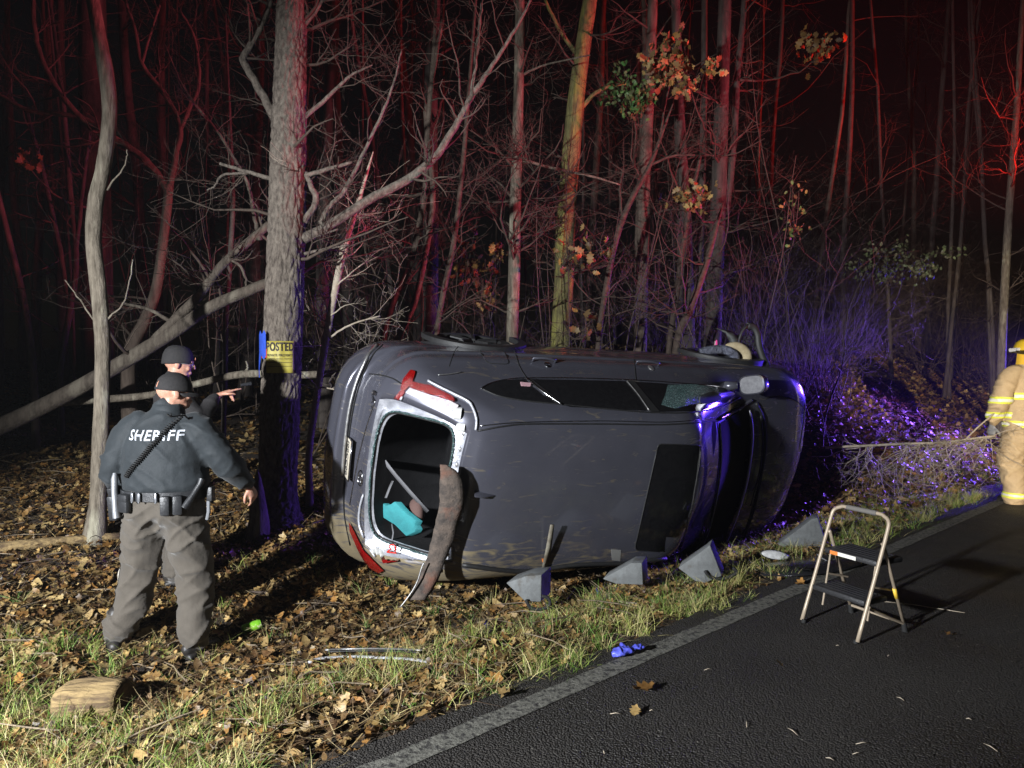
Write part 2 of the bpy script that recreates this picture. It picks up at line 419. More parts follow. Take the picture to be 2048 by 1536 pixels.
# grass tufts along the verge
def tufts(n, cond, seed, lo, hi, greens):
    g = np.random.default_rng(seed); P = []; D = []; Ls = []; Cc = []
    cs = scatter(n, 1.7, 11, 2.60, 6.5, 1.0, cond, seed)
    for c in cs:
        h = g.uniform(lo, hi); m = int(g.uniform(14, 44)); rad = g.uniform(.02, .09); base = greens[g.integers(len(greens))]
        for i in range(m):
            a = g.uniform(0, 6.283); r = rad * math.sqrt(g.random())
            x, y = c[0] + r * math.cos(a), c[1] + r * math.sin(a)
            P.append((x, y, c[2] - .005)); t = g.uniform(.1, .8); b = g.uniform(0, 6.283)
            D.append((math.cos(b) * t, math.sin(b) * t, 1)); Ls.append(h * g.uniform(.4, 1.1))
            k = g.random(); Cc.append(np.array(base) * g.uniform(.6, 1.2) if k < .65 else np.array((.42, .36, .16)) * g.uniform(.5, 1.1))
    P = np.array(P); D = np.array(D); D /= np.linalg.norm(D, axis=1)[:, None]
    return ribbons(P, D, np.array(Ls), g.uniform(.0016, .0034, len(P)), g.uniform(.15, .8, len(P)), np.array(Cc), 4, seed)
GREEN = [(.12, .22, .03), (.20, .27, .05), (.30, .33, .08), (.44, .41, .14), (.08, .16, .03)]
def gcond(x, y, n):
    k = 1.0 if n < 3.35 else max(0, 1 - (n - 3.35) / .5)
    return k * max(0, min(1, .35 + 1.6 * noise.noise((x * 1.1, y * 1.1, 40)))) + (.035 if n < 6 else 0)
A = tufts(950, gcond, 21, .08, .24, GREEN)
def lcond(x, y, n): return 1.0 if (x < -.62 * y + .35 and y < 4.6) else 0
B = tufts(170, lcond, 22, .09, .24, GREEN[:3])
np_object('grass_tufts', np.concatenate([A[0], B[0]]), np.concatenate([A[1], B[1] + len(A[0])]), np.concatenate([A[2], B[2]]), MT['grass'], kind='stuff',
          label='patchy green and straw coloured grass along the road edge', cat='grass')
# ------------------------------------------------------------------ trees
def bark(name, a, b, c=None, bump=.7, scale=14, stretch=(1, 1, .22), lo3=.5, hi3=.62):
    return pmat(name, a, b, scale, .85, bump=bump, bscale=scale * 1.6, bdist=.02, stretch=stretch, c3=c, scale3=5, lo3=lo3, hi3=hi3, spec=.25)
MT['bark_oak'] = bark('furrowed grey bark', (.19, .16, .13), (.07, .056, .046), bump=1, scale=30, stretch=(1, 1, .5))
MT['bark_grey'] = bark('smooth grey bark', (.20, .17, .13), (.085, .07, .052), (.30, .28, .21), .8, 30, lo3=.54, hi3=.64)
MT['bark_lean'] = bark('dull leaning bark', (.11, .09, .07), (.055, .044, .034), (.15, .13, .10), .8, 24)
MT['bark_brown'] = bark('brown bark', (.15, .115, .09), (.07, .052, .04))
MT['bark_moss'] = bark('mossy bark', (.20, .18, .07), (.09, .08, .035), (.24, .23, .06), .7, 24)
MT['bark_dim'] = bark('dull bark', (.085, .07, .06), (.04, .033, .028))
MT['twig'] = pmat('twig bark', (.09, .066, .05), (.045, .033, .026), 20, .8, spec=.25)
MT['twig_pale'] = pmat('pale twig', (.42, .36, .28), (.28, .23, .17), 20, .75, spec=.3)
MT['deadwood'] = pmat('rotting wood', (.28, .195, .085), (.08, .05, .024), 30, .85, bump=1, bscale=50, stretch=(.1, 1, 1), bdist=.012, lo=.42, hi=.62)
MT['oakleaf'] = pmat('hanging dead leaves', (.3, .2, .1), rough=.55, attr='Col', spec=.35)
MT['needles'] = pmat('cedar foliage', (.05, .11, .03), rough=.6, attr='Col', spec=.3)

def wob(pts, amp, seed):
    out = []
    for i, p in enumerate(pts):
        k = seed * 7.3
        out.append(Vector(p) + Vector((noise.noise((i * .9, k, 0)), noise.noise((i * .9, k, 9)), noise.noise((i * .9, k, 19)) * .5)) * amp)
    return out
def grow(mb, p, d, r, L, lev, rg, up=.25, kids=(3, 6), spread=.9, nseg=6):
    pts = [Vector(p)]; d = Vector(d).normalized(); seg = L / nseg; rad = [r]
    for i in range(nseg):
        d = (d + Vector((rg.gauss(0, .22), rg.gauss(0, .22), rg.gauss(0, .18) + up * .22))).normalized()
        pts.append(pts[-1] + d * seg); rad.append(max(.0012, r * (1 - .8 * (i + 1) / nseg)))
    mb.tube(pts, rad, 5 if r > .012 else (4 if r > .005 else 3), cap=False)
    if lev <= 0: return
    for c in range(rg.randint(*kids)):
        i = rg.randint(1, nseg - 1); t = (pts[i + 1] - pts[i]).normalized()
        o = Vector((rg.gauss(0, 1), rg.gauss(0, 1), rg.gauss(0, .7))); o = (o - t * o.dot(t)).normalized()
        grow(mb, pts[i], t * (1 - spread * .45) + o * spread, rad[i] * .62, L * rg.uniform(.35, .65), lev - 1, rg, up, kids, spread, nseg)
def from_px(spec, d):
    pts = []; rad = []
    for s in spec:
        dd = s[3] if len(s) > 3 else d
        pts.append(tuple(pix(s[0], s[1], dd)) + (s[2] * .5 / FPX * dd,))
    return pts
def smooth_line(P, per=7):
    S = catmull(P, per); return [Vector(s[:3]) for s in S], [max(.0015, float(s[3])) for s in S]
TREE_N = [0]
def tree(name, label, spec, d, mat, limbs=(), twigs=8, tl=(.6, 1.6), tz=(1.0, 6), lev=2, up=3.0, sides=12, group=None, seed=None,
         twig_mat='twig', rough=0, root=True, cat='tree', per=7, flare=1.35, bark_fn=None, kids=(3, 6)):
    TREE_N[0] += 1; sd_ = seed or TREE_N[0]; rg = random.Random(sd_)
    P = from_px(spec, d)
    if root:
        x, y = P[0][0], P[0][1]; g = gz(x, y)
        if P[0][2] > g + .12: P = [(x, y, g - .12, P[0][3] * flare), (x, y, g + .14, P[0][3] * (flare + 1) / 2)] + P
        else:
            P[0] = (x, y, g - .1, P[0][3] * flare)
    if up:
        a, b = np.array(P[-1]), np.array(P[-2]); dr = (a - b)[:3]; dr /= np.linalg.norm(dr)
        for k in (1, 2, 3): P.append(tuple(a[:3] + dr * up * k / 3) + (a[3] * (1 - .22 * k),))
    pts, rad = smooth_line(P, per)
    base = Vector((P[0][0], P[0][1], gz(P[0][0], P[0][1]))) if root else pts[0].copy()
    root_o = empty(name, base, label=label, cat=cat, group=group)
    loc = [p - base for p in pts]
    if rough: loc = wob(loc, rough, sd_)
    mb = MB(); mb.tube(loc, rad, sides, fn=bark_fn)
    mb.build('trunk', mat, root_o, clean=False, sharp=0)
    for ls in limbs:
        lp, lr = smooth_line(from_px(ls, d), 6); m2 = MB(); lp = [p - base for p in lp]
        m2.tube(wob(lp, .012, sd_ + lp[0].x), lr, 8); m2.build('limb', mat, root_o, clean=False, sharp=0)
        if twigs:
            m3 = MB()
            for k in range(4 + len(lp) // 5):
                i = rg.randint(len(lp) // 3, len(lp) - 2); t = (lp[i + 1] - lp[i]).normalized(); o = Vector((rg.gauss(0, 1), rg.gauss(0, 1), rg.gauss(.2, 1))); o = (o - t * o.dot(t)).normalized()
                grow(m3, lp[i], t * .5 + o, max(.004, lr[i] * .4), rg.uniform(.3, .9), 2, rg, .2, (2, 4))
            m3.build('twigs', MT[twig_mat], root_o, clean=False, sharp=0, kind='stuff')
    if twigs:
        m3 = MB(); zs = [i for i, p in enumerate(loc) if tz[0] < p.z < tz[1]]
        if zs:
            for k in range(twigs):
                i = rg.choice(zs); a = rg.uniform(0, 6.283)
                grow(m3, loc[i], (math.cos(a), math.sin(a), rg.uniform(-.1, .8)), max(.004, min(.02, rad[i] * .3)), rg.uniform(*tl), lev, rg, .3, kids)
            m3.build('twigs', MT[twig_mat], root_o, clean=False, sharp=0, kind='stuff')
    return root_o
# the big furrowed trunk with the sign
OAK_DZ = .013
def oak_fn(i, th, r):
    z = i * OAK_DZ
    c, s = math.cos(th), math.sin(th)
    wv = .25 * noise.noise((c * 2, s * 2, z * 2.2)); q = .19 * 17
    dd, _ = noise.voronoi((c * q + wv, s * q + wv, z * 7.5 + wv)); e = min(1, max(0, (dd[1] - dd[0]) / .28)); e = e * e * (3 - 2 * e)
    b = noise.noise((c * 16, s * 16, z * 26))
    return r * (.94 + .085 * e + .02 * b + .05 * noise.noise((c * 1.2, s * 1.2, z * .7)))
OAK_D = 6.9
oak = tree('oak_tree', 'thick furrowed trunk carrying the yellow sign and blue tape', [(553, 1042, 92), (556, 1000, 80), (560, 850, 76), (564, 700, 75), (572, 480, 72), (577, 300, 68), (581, 140, 62), (584, 0, 58)], OAK_D, MT['bark_oak'],
     limbs=[[(606, 478, 22), (660, 450, 20), (740, 398, 19), (810, 362, 18), (866, 318, 16), (905, 262, 14), (942, 195, 12), (985, 130, 9), (1030, 60, 7), (1062, 0, 5)],
            [(942, 200, 9), (952, 120, 7), (958, 60, 6), (965, 0, 4)],
            [(555, 250, 20), (528, 195, 17), (490, 130, 15), (488, 112, 14), (515, 65, 12), (535, 20, 10), (548, -20, 8)],
            [(608, 352, 10), (650, 340, 9), (704, 324, 6)], [(555, 362, 10), (500, 345, 8), (440, 328, 6)], [(500, 346, 6), (446, 350, 5), (430, 372, 4), (414, 380, 3)],
            [(608, 445, 14), (632, 402, 13), (622, 372, 11), (612, 345, 10)], [(640, 448, 12), (662, 410, 10), (690, 380, 9), (730, 300, 7), (770, 215, 6), (792, 150, 4), (803, 100, 3)],
            [(608, 236, 10), (660, 190, 8), (700, 152, 6), (745, 130, 3)], [(604, 60, 8), (640, 10, 7), (660, -30, 5)],
            [(608, 508, 7), (650, 498, 5), (700, 490, 3)], [(608, 478, 7), (640, 470, 5), (676, 458, 4)]],
     twigs=10, tz=(2.0, 5.0), sides=120, per=52, up=3.5, bark_fn=oak_fn, seed=5, flare=1.5)
G_NEAR = 'roadside trees in front of the woods'
tree('sapling_tree', 'slim crooked pale trunk beside the officers at the left', [(188, 1072, 40), (196, 1000, 32), (200, 900, 31), (204, 780, 29), (205, 680, 29), (198, 590, 30), (187, 480, 30), (192, 400, 29), (208, 330, 27), (219, 230, 27), (213, 150, 29), (200, 80, 26), (186, 0, 25)], 6.15, MT['bark_grey'],
     limbs=[[(200, 660, 4), (160, 600, 3), (130, 560, 2)], [(214, 640, 4), (250, 600, 3), (266, 520, 2)], [(214, 380, 4), (250, 330, 3), (254, 300, 2)]], twigs=0, sides=20, per=14, up=2.5, seed=12,
     bark_fn=lambda i, th, r: r * (1 + .07 * noise.noise((math.cos(th) * 1.5, math.sin(th) * 1.5, i * .12)) + .03 * noise.noise((math.cos(th) * 5, math.sin(th) * 5, i * .5))))
tree('leaning_tree', 'long fallen trunk leaning from lower left behind the officers', [(-160, 920, 37), (0, 853, 35), (130, 790, 32), (250, 722, 30), (340, 668, 27), (420, 615, 24), (500, 580, 22), (545, 562, 20)], 7.7, MT['bark_lean'],
     limbs=[[(290, 700, 21), (345, 645, 21), (400, 588, 19), (440, 535, 18), (480, 498, 18), (535, 452, 16), (570, 430, 14)],
            [(350, 650, 9), (300, 620, 7), (245, 606, 6)], [(430, 545, 6), (452, 520, 5), (478, 530, 6), (492, 560, 5), (488, 590, 4)],
            [(520, 480, 10), (508, 430, 8), (496, 370, 7), (470, 320, 6), (440, 270, 6), (400, 220, 5), (365, 170, 3), (330, 90, 3)]], twigs=3, sides=12, up=0, root=False, seed=14, cat='fallen tree')
tree('fallen_branch', 'thin bare pole lying level behind the big trunk', [(60, 812, 12), (190, 800, 15), (300, 790, 14), (400, 766, 14), (490, 748, 15), (600, 750, 15), (700, 744, 13), (780, 735, 10)], 8.0, MT['bark_grey'], limbs=[[(486, 752, 5), (495, 735, 4), (492, 722, 3)]], twigs=0, root=False, up=0, seed=15, cat='fallen branch')
tree('forked_tree', 'dark trunk forking into a wide Y left of the officers', [(258, 720, 26), (290, 640, 22), (312, 580, 20), (328, 470, 18), (338, 378, 17)], 8.8, MT['bark_brown'],
     limbs=[[(338, 382, 16), (300, 330, 15), (250, 290, 14), (190, 260, 13), (130, 200, 12), (88, 130, 11), (70, 60, 9), (66, -20, 8)], [(338, 382, 13), (354, 300, 12), (360, 250, 11), (330, 190, 10), (285, 130, 9), (270, 60, 7), (250, 0, 6)],
            [(356, 270, 9), (382, 210, 8), (398, 168, 8), (390, 80, 6), (360, 20, 4)], [(240, 282, 10), (160, 235, 10), (60, 222, 9), (0, 190, 8), (-40, 180, 6)], [(284, 130, 6), (300, 70, 5), (320, 10, 4)]], twigs=6, up=.1, seed=16)
tree('bare_sapling', 'pale sapling leaning right just behind the sign', [(618, 905, 14), (634, 790, 14), (650, 690, 15), (668, 590, 15), (690, 490, 14), (712, 420, 10), (735, 342, 6)], 7.4, MT['twig_pale'],
     limbs=[[(652, 680, 5), (700, 650, 4), (760, 632, 3)], [(700, 455, 4), (716, 420, 3), (738, 330, 2)], [(690, 480, 3), (725, 462, 3), (732, 450, 2)]], twigs=14, tl=(.25, .6), tz=(1.0, 2.6), up=.2, twig_mat='twig_pale', seed=17)
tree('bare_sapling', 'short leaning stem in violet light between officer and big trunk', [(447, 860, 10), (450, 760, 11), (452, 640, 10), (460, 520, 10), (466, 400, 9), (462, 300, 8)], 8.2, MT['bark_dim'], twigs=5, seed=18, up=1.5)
tree('bare_sapling', 'thin slanting stem at the left picture edge', [(70, 800, 14), (62, 700, 14), (45, 590, 13), (18, 480, 12), (-5, 385, 10)], 8.8, MT['bark_brown'], twigs=4, seed=19, up=2)
tree('twin_stem_tree', 'pair of thin stems crossing left of the slim crooked trunk', [(120, 740, 12), (140, 620, 12), (152, 520, 11), (140, 380, 11), (132, 270, 10), (120, 150, 8), (100, 0, 6)], 9.4, MT['bark_dim'], limbs=[[(140, 620, 12), (120, 500, 10), (85, 340, 9), (60, 250, 8), (40, 150, 6)], [(152, 500, 9), (165, 380, 8), (180, 260, 7)]], twigs=6, seed=20)
tree('slender_tree', 'straight pale lichen trunk rising behind the car roof', [(1024, 690, 24), (1028, 560, 24), (1030, 440, 23), (1034, 300, 22), (1038, 150, 20), (1040, 0, 18)], 9.6, MT['bark_grey'], limbs=[[(1046, 320, 7), (1100, 335, 6), (1180, 352, 5), (1240, 370, 3)], [(1044, 150, 6), (1090, 130, 4), (1180, 110, 3)]], twigs=26, tl=(.6, 1.5), tz=(1.4, 5.5), seed=21, sides=14, kids=(4, 7))
tree('mossy_tree', 'stout yellow green mossy trunk behind the car', [(1122, 690, 40), (1128, 560, 38), (1130, 470, 38), (1138, 360, 36), (1150, 220, 34), (1165, 100, 30), (1180, 0, 28)], 10.2, MT['bark_moss'], limbs=[[(1150, 230, 10), (1200, 180, 8), (1260, 165, 6)], [(1160, 120, 10), (1120, 60, 8), (1090, 0, 6)]], twigs=16, tl=(.6, 1.4), tz=(2.5, 6), seed=22, sides=16,
     bark_fn=lambda i, th, r: r * (1 + .12 * abs(noise.noise((math.cos(th) * 3, math.sin(th) * 3, i * .25)))))
tree('straight_tree', 'straight reddish trunk right of the mossy one', [(1281, 690, 26), (1286, 480, 25), (1292, 300, 24), (1300, 150, 22), (1306, 0, 20)], 10.8, MT['bark_brown'], twigs=10, seed=23)
tree('tall_tree', 'tall dark trunk above the front of the car', [(1424, 710, 36), (1430, 560, 33), (1437, 400, 31), (1442, 240, 29), (1447, 100, 27), (1450, 0, 26)], 10.6, MT['bark_dim'], limbs=[[(1452, 430, 14), (1466, 300, 14), (1474, 160, 13), (1484, 60, 12), (1490, -20, 11)]], twigs=14, tz=(1.6, 5), seed=24)
tree('leaning_sapling', 'slanting bare sapling right of the mossy trunk', [(1196, 700, 11), (1215, 560, 12), (1235, 470, 12), (1262, 400, 11), (1300, 330, 9), (1330, 250, 6)], 9.8, MT['twig'], limbs=[[(1300, 330, 6), (1345, 312, 5), (1390, 310, 3)], [(1318, 290, 5), (1330, 210, 4), (1345, 150, 3)], [(1245, 440, 5), (1240, 380, 5), (1246, 336, 4)]], twigs=12, tz=(.8, 3), seed=25, up=.3)
tree('curved_tree', 'curved twin stems left of the straight pale trunk', [(765, 700, 14), (785, 610, 15), (815, 540, 14), (835, 470, 13), (850, 380, 12), (856, 250, 11), (868, 100, 9), (872, 0, 8)], 9.2, MT['bark_brown'], limbs=[[(790, 690, 13), (830, 600, 13), (856, 480, 12), (866, 380, 11), (852, 240, 10), (862, 170, 9), (885, 40, 7)]], twigs=14, tl=(.5, 1.3), seed=26)
tree('slender_tree', 'thin curving stem close left of the straight pale trunk', [(872, 700, 10), (884, 600, 11), (905, 500, 11), (918, 400, 10), (930, 280, 9), (940, 150, 7)], 9.0, MT['twig'], twigs=18, tl=(.5, 1.2), tz=(.9, 4), seed=27)
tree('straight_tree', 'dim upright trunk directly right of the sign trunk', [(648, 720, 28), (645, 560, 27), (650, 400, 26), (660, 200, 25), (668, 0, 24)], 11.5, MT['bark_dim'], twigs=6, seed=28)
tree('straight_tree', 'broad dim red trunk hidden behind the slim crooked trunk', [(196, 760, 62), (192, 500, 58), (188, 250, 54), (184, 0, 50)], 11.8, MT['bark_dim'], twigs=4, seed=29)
tree('slender_tree', 'thin pale upright stem at far right above the firefighter', [(2003, 720, 16), (2010, 560, 15), (2020, 400, 14), (2032, 240, 12), (2040, 100, 10)], 13.0, MT['bark_grey'], twigs=14, seed=30)
tree('orange_sapling', 'slanting orange lit stem behind the front door', [(1338, 700, 12), (1352, 600, 12), (1362, 520, 11), (1376, 430, 9), (1395, 340, 7)], 10.4, MT['twig'], twigs=10, tz=(.8, 3), seed=31, up=.5)
tree('bare_sapling', 'thick slanting stem beside the torn grille piece', [(1352, 705, 16), (1380, 620, 16), (1408, 540, 14), (1428, 470, 11)], 9.4, MT['twig'], twigs=10, tz=(.8, 3), seed=32, up=.4)

# anonymous trunks further back in the woods
def side(u):
    if u < 560: return 'left of the big sign trunk', 'in the woods at left'
    if u < 1020: return 'left of the straight pale trunk', 'in the woods left of centre'
    if u < 1440: return 'behind the car doors', 'in the woods behind the car'
    return 'right of the tall dark trunk', 'in the woods at right'
BG_L = 'dim bare trunk deep in the woods %s'
bgr = random.Random(41)
def bg_tree(u, d, w_m, seed, lean, twn):
    x = (u - CXP) / FPX * d; y = d; g = gz(x, y); rg = random.Random(seed)
    root_o = empty('woodland_tree', (x, y, g), label=BG_L % side(u)[0], cat='tree', group='dim trunks ' + side(u)[1])
    H = rg.uniform(8, 11); pts = []; rad = []; k = 10
    for i in range(k + 1):
        t = i / k; pts.append(Vector((lean * H * t + .12 * noise.noise((t * 3, seed, 0)), .3 * noise.noise((t * 2, seed, 7)), -.15 + H * t))); rad.append(w_m * (1.25 if i == 0 else 1 - .45 * t))
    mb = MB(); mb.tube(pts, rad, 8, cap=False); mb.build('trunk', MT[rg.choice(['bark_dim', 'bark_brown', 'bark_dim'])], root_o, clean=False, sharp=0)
    m3 = MB()
    for q in range(twn):
        i = rg.randint(1, k - 2); a = rg.uniform(0, 6.283)
        grow(m3, pts[i].lerp(pts[i + 1], rg.random()), (math.cos(a), math.sin(a), rg.uniform(0, .7)), max(.005, w_m * .22), rg.uniform(.8, 2.2), 2, rg, .2, (3, 5))
    m3.build('twigs', MT['twig'], root_o, clean=False, sharp=0, kind='stuff')
for k in range(78):
    d = 10.5 + 16 * bgr.random() ** 1.3; u = bgr.uniform(-60, 2110)
    if u > 1480: d = max(d, 14.5)
    bg_tree(u, d, bgr.choice([.025, .03, .04, .05, .06, .09, .13] if u < 1480 else [.03, .035, .04, .05, .06, .08]), 100 + k, bgr.gauss(0, .05), 7 if d < 18 else 4)

# thin bare saplings standing close behind the car
sgr = random.Random(57)
for k in range(64):
    d = sgr.uniform(8.9, 13.5); u = sgr.uniform(600, 1700) if k % 4 else sgr.uniform(0, 600); x = (u - CXP) / FPX * d; g = gz(x, d)
    o = empty('thin_sapling', (x, d, g), label='thin bare sapling in the understory ' + side(u)[0], cat='sapling', group='thin saplings ' + side(u)[1])
    H = sgr.uniform(2.0, 5.5); ln = sgr.gauss(0, .16); r0 = sgr.uniform(.006, .018); ph = sgr.random() * 50; pts = [Vector((ln * H * t + .22 * noise.noise((t * 2.2, ph, 0)), .2 * noise.noise((t * 2.2, ph, 5)), -.05 + H * t)) for t in np.linspace(0, 1, 10)]
    mb = MB(); mb.tube(pts, [r0 * (1 - .75 * i / 9) for i in range(10)], 5, cap=False); mb.build('trunk', MT[sgr.choice(['twig', 'bark_brown', 'twig'])], o, clean=False, sharp=0); mb = MB()
    for q in range(7): i = sgr.randint(2, 8); a = sgr.uniform(0, 6.283); grow(mb, pts[i], (math.cos(a), math.sin(a), sgr.uniform(.1, .9)), r0 * .45, sgr.uniform(.4, 1.1), 2, sgr, .15, (2, 4))
    mb.build('twigs', MT['twig'], o, clean=False, sharp=0, kind='stuff')
# brushy shrubs: many thin stems from one base
def shrub(label, u, v, d, n, h, spread, seed, mat='twig', group=None, lev=2, leafy=0):
    p = pix(u, v, d); g = gz(p.x, p.y); rg = random.Random(seed)
    o = empty('bare_shrub', (p.x, p.y, g), label=label, cat='shrub', group=group); mb = MB(); tw = MB(); tips = []
    for i in range(n):
        a = rg.uniform(0, 6.283); s = rg.uniform(.1, 1) * spread; L = h * rg.uniform(.6, 1.1); st = Vector((rg.gauss(0, .08), rg.gauss(0, .08), -.05)); d_ = Vector((math.cos(a) * s, math.sin(a) * s, 1)).normalized()
        pts = [st]; rad = [.006 * rg.uniform(.7, 1.8)]
        for k in range(7):
            d_ = (d_ + Vector((rg.gauss(0, .12), rg.gauss(0, .12), -.05 * s))).normalized(); pts.append(pts[-1] + d_ * L / 7); rad.append(rad[0] * (1 - .11 * (k + 1)))
        mb.tube(pts, rad, 4, cap=False)
        for k in range(4):
            q = rg.randint(2, 6); grow(tw, pts[q], d_ + Vector((rg.gauss(0, .8), rg.gauss(0, .8), rg.gauss(0, .4))), .0035, L * rg.uniform(.2, .45), lev - 1, rg, .1, (2, 4))
        tips.append(pts[-1])
    mb.build('stems', MT[mat], o, clean=False, sharp=0, kind='stuff'); tw.build('twigs', MT[mat], o, clean=False, sharp=0, kind='stuff')
    return o
shrub('dense fan of pinkish bare stems right of the tall dark trunk', 1545, 690, 9.9, 46, 2.7, .75, 201)
shrub('arching bare shrub low beside the front of the car', 1585, 700, 10.6, 26, 1.7, 1.1, 202)
shrub('spreading tangle of thin stems right of the torn grille', 1660, 690, 12.0, 34, 2.6, .9, 206, lev=3)
shrub('tangle of bare twigs behind the middle of the car', 1000, 690, 8.6, 20, 1.6, 1.0, 203, lev=3)
shrub('low pale brush behind the rear wheel arch', 850, 690, 8.1, 14, .9, 1.1, 204, 'twig_pale', lev=3)
shrub('loose bare shrub behind the rear door handle', 1180, 690, 9.2, 18, 1.8, .9, 205, lev=3)
rb = random.Random(77)
for k, (u, d) in enumerate([(1680, 15.5), (1760, 16.5), (1850, 16), (1930, 17), (1990, 16.2), (1640, 14), (1810, 18), (1890, 19), (1720, 18), (1970, 19.5), (1500, 12.5), (1400, 13), (1310, 12), (1210, 13.5), (1100, 12.6), (940, 12), (820, 12.5), (700, 13), (420, 13.5), (300, 12), (90, 12)]):
    shrub('dim tangled brush at the foot of the woods ' + side(u)[0], u, 700, d, 22 if u > 1350 else 14, rb.uniform(2.2, 4.0) if u > 1350 else rb.uniform(1.2, 2.4), .8, 300 + k, 'twig', 'tangled brush ' + side(u)[1], lev=3)

# clumps of dead oak leaves still hanging, and a cedar spray
def leaf_clump(name, label, u, v, d, rw, rh, n, size, seed, host=None, cols=LEAFCOL[[0, 1, 7, 4]], cat='leafy branch'):
    g = np.random.default_rng(seed); c = pix(u, v, d); rg = random.Random(seed)
    o = empty(name, c, label=label, cat=cat); mb = MB(); pos = []
    for k in range(9):
        mbp = []
        a = rg.uniform(0, 6.283); e = Vector((math.cos(a) * rw, rg.gauss(0, .25 * rw), math.sin(a) * rh)) * rg.uniform(.6, 1)
        st = Vector((rw * .2, .1, -rh * .6)); pts = [st.lerp(e, t) + Vector((rg.gauss(0, .02), rg.gauss(0, .02), .1 * math.sin(t * 3))) for t in np.linspace(0, 1, 6)]
        mb.tube(pts, [.006, .005, .0045, .004, .003, .002], 4, cap=False)
        for i in range(n // 9):
            q = pts[rg.randint(2, 5)] + Vector((rg.gauss(0, .06), rg.gauss(0, .06), rg.gauss(-.03, .06))); pos.append(tuple(q))
    # the bough that carries the spray, back to its trunk
    hp = (pix(*host) - c) if host else Vector((rw * .6, 1.2, -rh * 2.2)); s0 = Vector((rw * .2, .1, -rh * .6))
    bp_ = wob([s0.lerp(hp, t) + Vector((0, 0, -.12 * math.sin(t * math.pi))) for t in np.linspace(0, 1, 12)], .05, seed * .1); bp_[-1] = hp; mb.tube(bp_, [.008 + .001 * i for i in range(12)], 6, cap=False)
    for k in range(10): i = rg.randint(1, 9); grow(mb, bp_[i], Vector((rg.gauss(0, 1), rg.gauss(0, 1), rg.gauss(.2, .6))), .005, rg.uniform(.3, .7), 1, rg, .1, (2, 4))
    mb.build('twigs', MT['twig'], o, clean=False, sharp=0, kind='stuff')
    pos = np.array(pos); V, F, C = leaf_cloud(pos, g.uniform(size * .7, size * 1.3, len(pos)), 1.0, protos=(0, 1, 2, 3), cols=cols, droop=True, seed=seed)
    np_object('leaves', V, F, C, MT['oakleaf'], o, kind='stuff')
leaf_clump('oak_spray', 'hanging clump of brown oak leaves high beside the tall trunk', 1365, 130, 8.9, .5, .42, 190, .115, 401, host=(1443,300,10.55))
leaf_clump('oak_spray', 'small tan leaf clump midway on the tall dark trunk', 1375, 390, 8.8, .28, .14, 70, .11, 402, host=(1438,440,10.55))
leaf_clump('oak_spray', 'sparse pale leaves on twigs in front of the mossy trunk', 1170, 500, 9.4, .45, .25, 40, .12, 403, host=(1131,520,10.1))
leaf_clump('oak_spray', 'rusty leaf mass behind the straight pale trunk', 960, 530, 10.4, .5, .7, 150, .12, 404, cols=LEAFCOL[[1, 3, 4]])
leaf_clump('oak_spray', 'few dangling tan leaves just above the car door', 1165, 655, 9.0, .15, .2, 16, .13, 405, host=(1126,640,10.1))
leaf_clump('oak_spray', 'brown leaf clusters dim at upper right of the tall trunk', 1635, 90, 10.5, .35, .25, 60, .13, 406, host=(1480,160,10.55))
leaf_clump('oak_spray', 'pinkish brown leaves at upper left edge of the picture', 40, 315, 8.5, .2, .15, 26, .12, 407)
leaf_clump('cedar_spray', 'green cedar spray hanging below the brown oak leaves', 1262, 178, 9.3, .4, .3, 420, .07, 408, cols=np.array([(.05, .13, .03), (.09, .17, .04), (.12, .13, .05)]), cat='cedar branch')
leaf_clump('cedar_spray', 'dull green cedar boughs in the brush at right', 1790, 520, 11.0, .9, .3, 520, .06, 409, cols=np.array([(.10, .12, .05), (.14, .13, .07)]), cat='cedar branch')
leaf_clump('vine_spray', 'small green leaves on stems in the pink shrub', 1590, 420, 9.6, .2, .5, 50, .06, 410, cols=np.array([(.16, .2, .05), (.24, .24, .07)]), cat='vine')

# broken stump against the big trunk
b0 = gpt(515, 1042); st = MB()
def sfn(i, th, r): return r * (1 + .18 * abs(noise.noise((math.cos(th) * 3, math.sin(th) * 3, i * .4))))
st.tube([Vector((0, 0, -.08)), Vector((.0, 0, .03)), Vector((.01, .0, .15)), Vector((.0, 0, .3)), Vector((-.005, 0, .42)), Vector((.0, 0, .52)), Vector((.0, 0, .6))], [.13, .1, .082, .07, .055, .03, .004], 20, fn=sfn)
so_ = st.build('broken_stump', MT['bark_grey'], clean=False, sharp=0, label='jagged broken stump leaning against the big trunk', cat='stump'); so_.location = pix(516, 1040, 6.55); so_.location.z = gz(so_.location.x, so_.location.y)
# ------------------------------------------------------------------ the overturned car (lies on its right side, roof to the road)
CAR_P = Vector((-1.466, 6.285, .992)); CYAW, CROLL, CPIT = R(26.54), R(12.28), R(-2.4)
CAR_M = Matrix.Rotation(CYAW, 3, 'Z') @ Matrix(((math.cos(CPIT), 0, -math.sin(CPIT)), (0, 1, 0), (math.sin(CPIT), 0, math.cos(CPIT)))) @ Matrix.Rotation(CROLL, 3, 'X') @ Matrix(((1, 0, 0), (0, 0, -1), (0, 1, 0)))
car = empty('crashed_car', CAR_P, label='dark grey crashed car lying on its side, roof toward the road, rear glass gone', cat='car')
car.rotation_euler = CAR_M.to_euler()
CAR_I = CAR_M.inverted()

